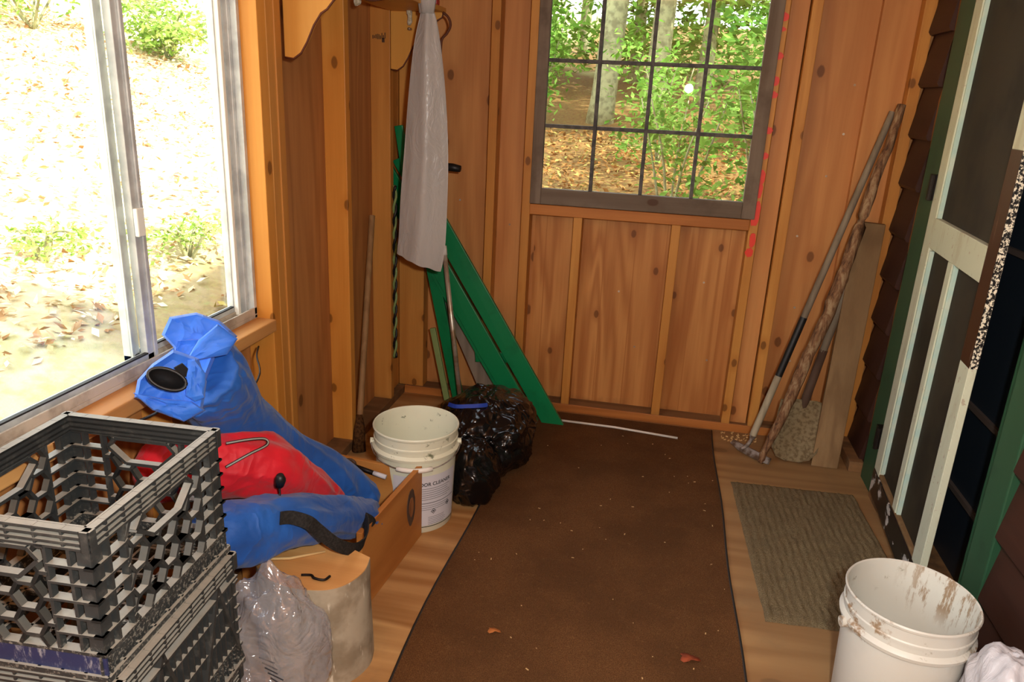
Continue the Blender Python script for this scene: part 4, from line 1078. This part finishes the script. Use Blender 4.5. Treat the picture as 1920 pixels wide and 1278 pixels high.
MB().tube([p+V((.005*noise.noise(V((i*.6, 1, 0))), 0, 0)) for i, p in enumerate(stp)], interp([.012, .017, .022, .025, .024, .026, .024, .022, .021, .018, .015], len(stp)), 14, wob=.28).build('stem', M['stick'], stt, smooth=True)
MB().tube([(.800, 3.345, .97), (.845, 3.37, 1.18), (.893, 3.385, 1.47)], [.014, .013, .010], 9, wob=.3).build('side_shoot', M['grey_handle'], stt, smooth=True)
pk = MB(); pk.prism([(.773, 3.212, .001), (.884, 3.208, .001), (.944, 3.432, 1.046), (.832, 3.432, 1.052)], (.004, .034, 0))
tag(pk.build('plank', M['old_plank'], bevel=.003), 'wide grey-brown plank leaning in the corner beside the brown wall', 'plank')
chips = MB()
for k in range(40):
    x, y = random.uniform(.40, .56), random.uniform(3.36, 3.47); a = random.uniform(0, PI)
    chips.beam((x, y, .002), (x+.01*math.cos(a), y+.01*math.sin(a), .004), .005, .003, (0, 0, 1))
tag(chips.build('wood_chips', M['twig']), 'wood chips and dirt on the floor along back plate by the hoe', 'debris', kind='stuff')

# ------------------------------------------------------------------ outdoors
def hz(x, y):
    a = max(0, -x-2.4); b = max(0, y-4.6)
    z = -.42+.30*a+.16*b
    z = min(z, 4.5+.04*(a+b))
    return z+.10*noise.noise(V((x*.5, y*.5, 0)))*min(1, (a+b))
g = MB(); NX, NY = 110, 110; vs = []; fs = []
for j in range(NY+1):
    for i in range(NX+1):
        x = -34+48*i/NX; y = -16+52*j/NY; vs.append((x, y, hz(x, y)))
for j in range(NY):
    for i in range(NX):
        a = j*(NX+1)+i; fs.append((a, a+1, a+NX+2, a+NX+1))
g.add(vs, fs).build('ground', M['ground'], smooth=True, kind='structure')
def leafmesh(name, pts_fn, n, size, mat, parent=None, flatness=.0, kind=None):
    vs = []; fs = []
    for k in range(n):
        p, nrm = pts_fn()
        nrm = (V(nrm)+V((random.gauss(0, 1), random.gauss(0, 1), random.gauss(0, 1)))*(1-flatness)).normalized()
        a = nrm.orthogonal().normalized(); b = nrm.cross(a); th = random.uniform(0, 2*PI)
        a, b = a*math.cos(th)+b*math.sin(th), b*math.cos(th)-a*math.sin(th)
        s_ = size*random.uniform(.6, 1.3); i0 = len(vs)
        vs += [p-a*s_, p-b*s_*.45+nrm*s_*.1, p+a*s_, p+b*s_*.45+nrm*s_*.1]; fs.append((i0, i0+1, i0+2, i0+3))
    me = bpy.data.meshes.new(name); me.from_pydata([tuple(v) for v in vs], [], fs); me.materials.append(mat)
    o = bpy.data.objects.new(name, me); COL.objects.link(o)
    if parent is not None: o.parent = parent; o.matrix_parent_inverse = WORLD[parent.name].inverted()
    if kind: o['kind'] = kind
    WORLD[o.name] = Matrix(); return o
def litter_pt():
    while True:
        x, y = random.uniform(-10, -3.4), random.uniform(1.5, 10)
        z = hz(x, y)
        return V((x, y, z+random.uniform(.005, .05))), (0, 0, 1)
def litter_back():
    x, y = random.uniform(-3.2, 3), random.uniform(4.4, 13)
    return V((x, y, hz(x, y)+random.uniform(.005, .05))), (0, 0, 1)
lo2 = leafmesh('leaf_litter', litter_back, 9000, .045, M['litter_shade'], None, .5)
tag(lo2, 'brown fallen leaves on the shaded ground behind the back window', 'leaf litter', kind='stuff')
lo = leafmesh('leaf_litter', litter_pt, 13000, .042, M['litter'], None, .55)
tag(lo, 'pale sunlit fallen leaves covering the slope outside the sliding window', 'leaf litter', kind='stuff')
def shrub(x, y, h, rad, n, size, mat, label, name='shrub', cat='shrub', group='shrubs beyond the back window'):
    z = hz(x, y); r_ = root(name, (x, y, z), label, cat, group)
    st_ = MB()
    for k in range(5):
        a = k*1.3+x; q = V((x+rad*.6*math.cos(a), y+rad*.6*math.sin(a), z+h*.85))
        st_.tube(smooth_path([(x, y, z-.05), (V((x, y, z))+q)/2+V((.05*math.cos(a*3), 0, .1)), q], 4), interp([.018, .006], 9), 6)
    st_.build('stems', M['tree_bark'], r_, smooth=True)
    cl = [V((x+random.gauss(0, .45)*rad, y+random.gauss(0, .45)*rad, z+h*random.uniform(.25, 1))) for _ in range(14)]
    def pt():
        c_ = random.choice(cl); return c_+V((random.gauss(0, .24)*rad, random.gauss(0, .24)*rad, random.gauss(0, .13)*h)), (0, 0, 1)
    leafmesh('foliage', pt, n, size, mat, r_, .45)
    return r_
shrub(.95, 6.6, 2.0, .8, 1500, .05, M['leaf_a'], 'bright green shrub behind the right-hand panes, nearest the back window')
shrub(.1, 7.6, 1.7, .7, 1100, .05, M['leaf_a'], 'pale sunlit shrub behind the third column of back window panes')
shrub(1.6, 9.0, 3.6, 1.2, 2000, .065, M['leaf_b'], 'tall darker shrub at the far right edge of the back window')
shrub(-.1, 11.0, 1.5, .6, 700, .06, M['leaf_a'], 'green shrub between the two tree trunks in the back window')
shrub(-2.3, 13.5, 2.2, .8, 1200, .07, M['leaf_a'], 'light green bush in upper left pane of the back window')
shrub(.55, 5.3, .45, .45, 360, .035, M['leaf_f'], 'low yellow-green plants at the bottom right of the back window')
shrub(-.35, 5.5, .35, .35, 220, .035, M['leaf_f'], 'low weeds at the bottom centre of the back window')
for x, y, h, r0, lab in ((-6.8, 9.9, .7, .8, 'yellow-green grass clump high on the slope in the narrow right sliding pane'), (-8.0, 8.9, 1.0, 1.3, 'pale fern bank high on slope behind the left sliding pane'), (-8.3, 11.6, 1.3, 1.4, 'fern bank at the top of the narrow right sliding pane'),
                         (-10.2, 9.6, 1.2, 1.4, 'fern bank at the top left corner of the sliding window'),
                         (-3.7, 5.4, .3, .4, 'straw-coloured grass tuft low in the narrow right sliding pane'), (-4.4, 4.7, .25, .35, 'low pale weeds on the leafy bank low in the left sliding pane')):
    shrub(x, y, h, r0, 1800 if r0 > .7 else 420, .05 if r0 > .5 else .03, M['leaf_f'], lab, 'fern', 'fern', 'ferns and weeds on the slope outside')
def tree(x, y, lean, r0, h, label, crown=True, mat='leaf_a', n=2600, cz=.62):
    z = hz(x, y); r_ = root('tree', (x, y, z), label, 'tree', 'trees outside')
    P_ = smooth_path([(x, y, z-.1), (x+lean[0]*.3, y+lean[1]*.3, z+h*.33), (x+lean[0]*.65, y+lean[1]*.65, z+h*.66), (x+lean[0], y+lean[1], z+h)], 4)
    MB().tube(P_, interp([r0*1.25, r0, r0*.8, r0*.4], len(P_)), 12, wob=.2).build('trunk', M['tree_bark'], r_, smooth=True)
    lm_ = MB()
    for k in range(6):
        b = P_[5+k]; a = k*2.1+x
        lm_.tube([b, b+V((math.cos(a)*.8, math.sin(a)*.8, .6)), b+V((math.cos(a)*1.7, math.sin(a)*1.7, 1.2))], [r0*.35, r0*.2, r0*.08], 7)
    lm_.build('limbs', M['tree_bark'], r_, smooth=True)
    cl = [V((x+lean[0]+random.gauss(0, 1.1), y+lean[1]+random.gauss(0, 1.1), z+h*random.uniform(cz, 1.15))) for _ in range(22)]
    def pt():
        c_ = random.choice(cl); return c_+V((random.gauss(0, .5), random.gauss(0, .5), random.gauss(0, .3))), (0, 0, 1)
    leafmesh('crown', pt, n, .12, M[mat], r_, .5)
tree(-1.22, 14.0, (.62, .3), .20, 6.8, 'pale leaning tree trunk crossing the second column of back window panes')
tree(-.29, 14.3, (.2, .2), .17, 7.2, 'straight pale trunk behind the third column of back window panes')
for x, y, h_, lab_ in ((-3.6, 17.5, 7, 'leafy tree beyond the left column of back window panes, on the slope'), (1.7, 13.2, 6.5, 'nearest leafy tree in the top right corner of the back window'),
                      (-.9, 19, 7.5, 'leafy tree far behind the leaning trunk'), (-6.5, 21, 8, 'far leafy tree at the left edge of the wood behind the back window'), (3.0, 18.5, 8, 'far leafy tree at right edge of the wood behind the back window'),
                      (.6, 16.5, 7.5, 'leafy tree behind the third column of panes, right of the straight trunk'), (-2.6, 23, 8.5, 'most distant leafy tree high on the slope behind the back window')):
    tree(x, y, (.2, .1), .13, h_, lab_, mat='leaf_b' if y > 18 else 'leaf_a', n=5200, cz=.02)
tree(-12.5, 11.5, (.3, .2), .2, 7, 'tree at top of the slope beyond the sliding window', mat='leaf_f', cz=.3)

# ------------------------------------------------------------------ light
sun = bpy.data.lights.new('sun', 'SUN'); sun.energy = 8.0; sun.angle = .02; sun.color = (1, .95, .84)
so = bpy.data.objects.new('sun', sun); COL.objects.link(so)
so.rotation_euler = V((-.72, .12, -.66)).to_track_quat('-Z', 'Y').to_euler()
fl = bpy.data.lights.new('camera_flash', 'POINT'); fl.energy = 62; fl.shadow_soft_size = .035; fl.color = (1, .97, .92)
fo = bpy.data.objects.new('camera_flash', fl); COL.objects.link(fo); fo.location = (.14, .0, 1.61)
w = bpy.data.worlds.new('world'); S.world = w; w.use_nodes = True
nt = w.node_tree; bg = nt.nodes['Background']
tc = nt.nodes.new('ShaderNodeTexCoord'); sx = nt.nodes.new('ShaderNodeSeparateXYZ'); cr = nt.nodes.new('ShaderNodeValToRGB')
nt.links.new(tc.outputs['Generated'], sx.inputs[0]); nt.links.new(sx.outputs[2], cr.inputs[0]); nt.links.new(cr.outputs[0], bg.inputs[0])
cr.color_ramp.elements[0].position = .0; cr.color_ramp.elements[0].color = (.78, .86, .74, 1)
cr.color_ramp.elements[1].position = .5; cr.color_ramp.elements[1].color = (.80, .88, 1, 1)
bg.inputs[1].default_value = 2.6
vs_ = S.view_settings; vs_.view_transform = 'Standard'; vs_.look = 'None'; vs_.gamma = 1; vs_.use_curve_mapping = False; vs_.exposure = 1.15
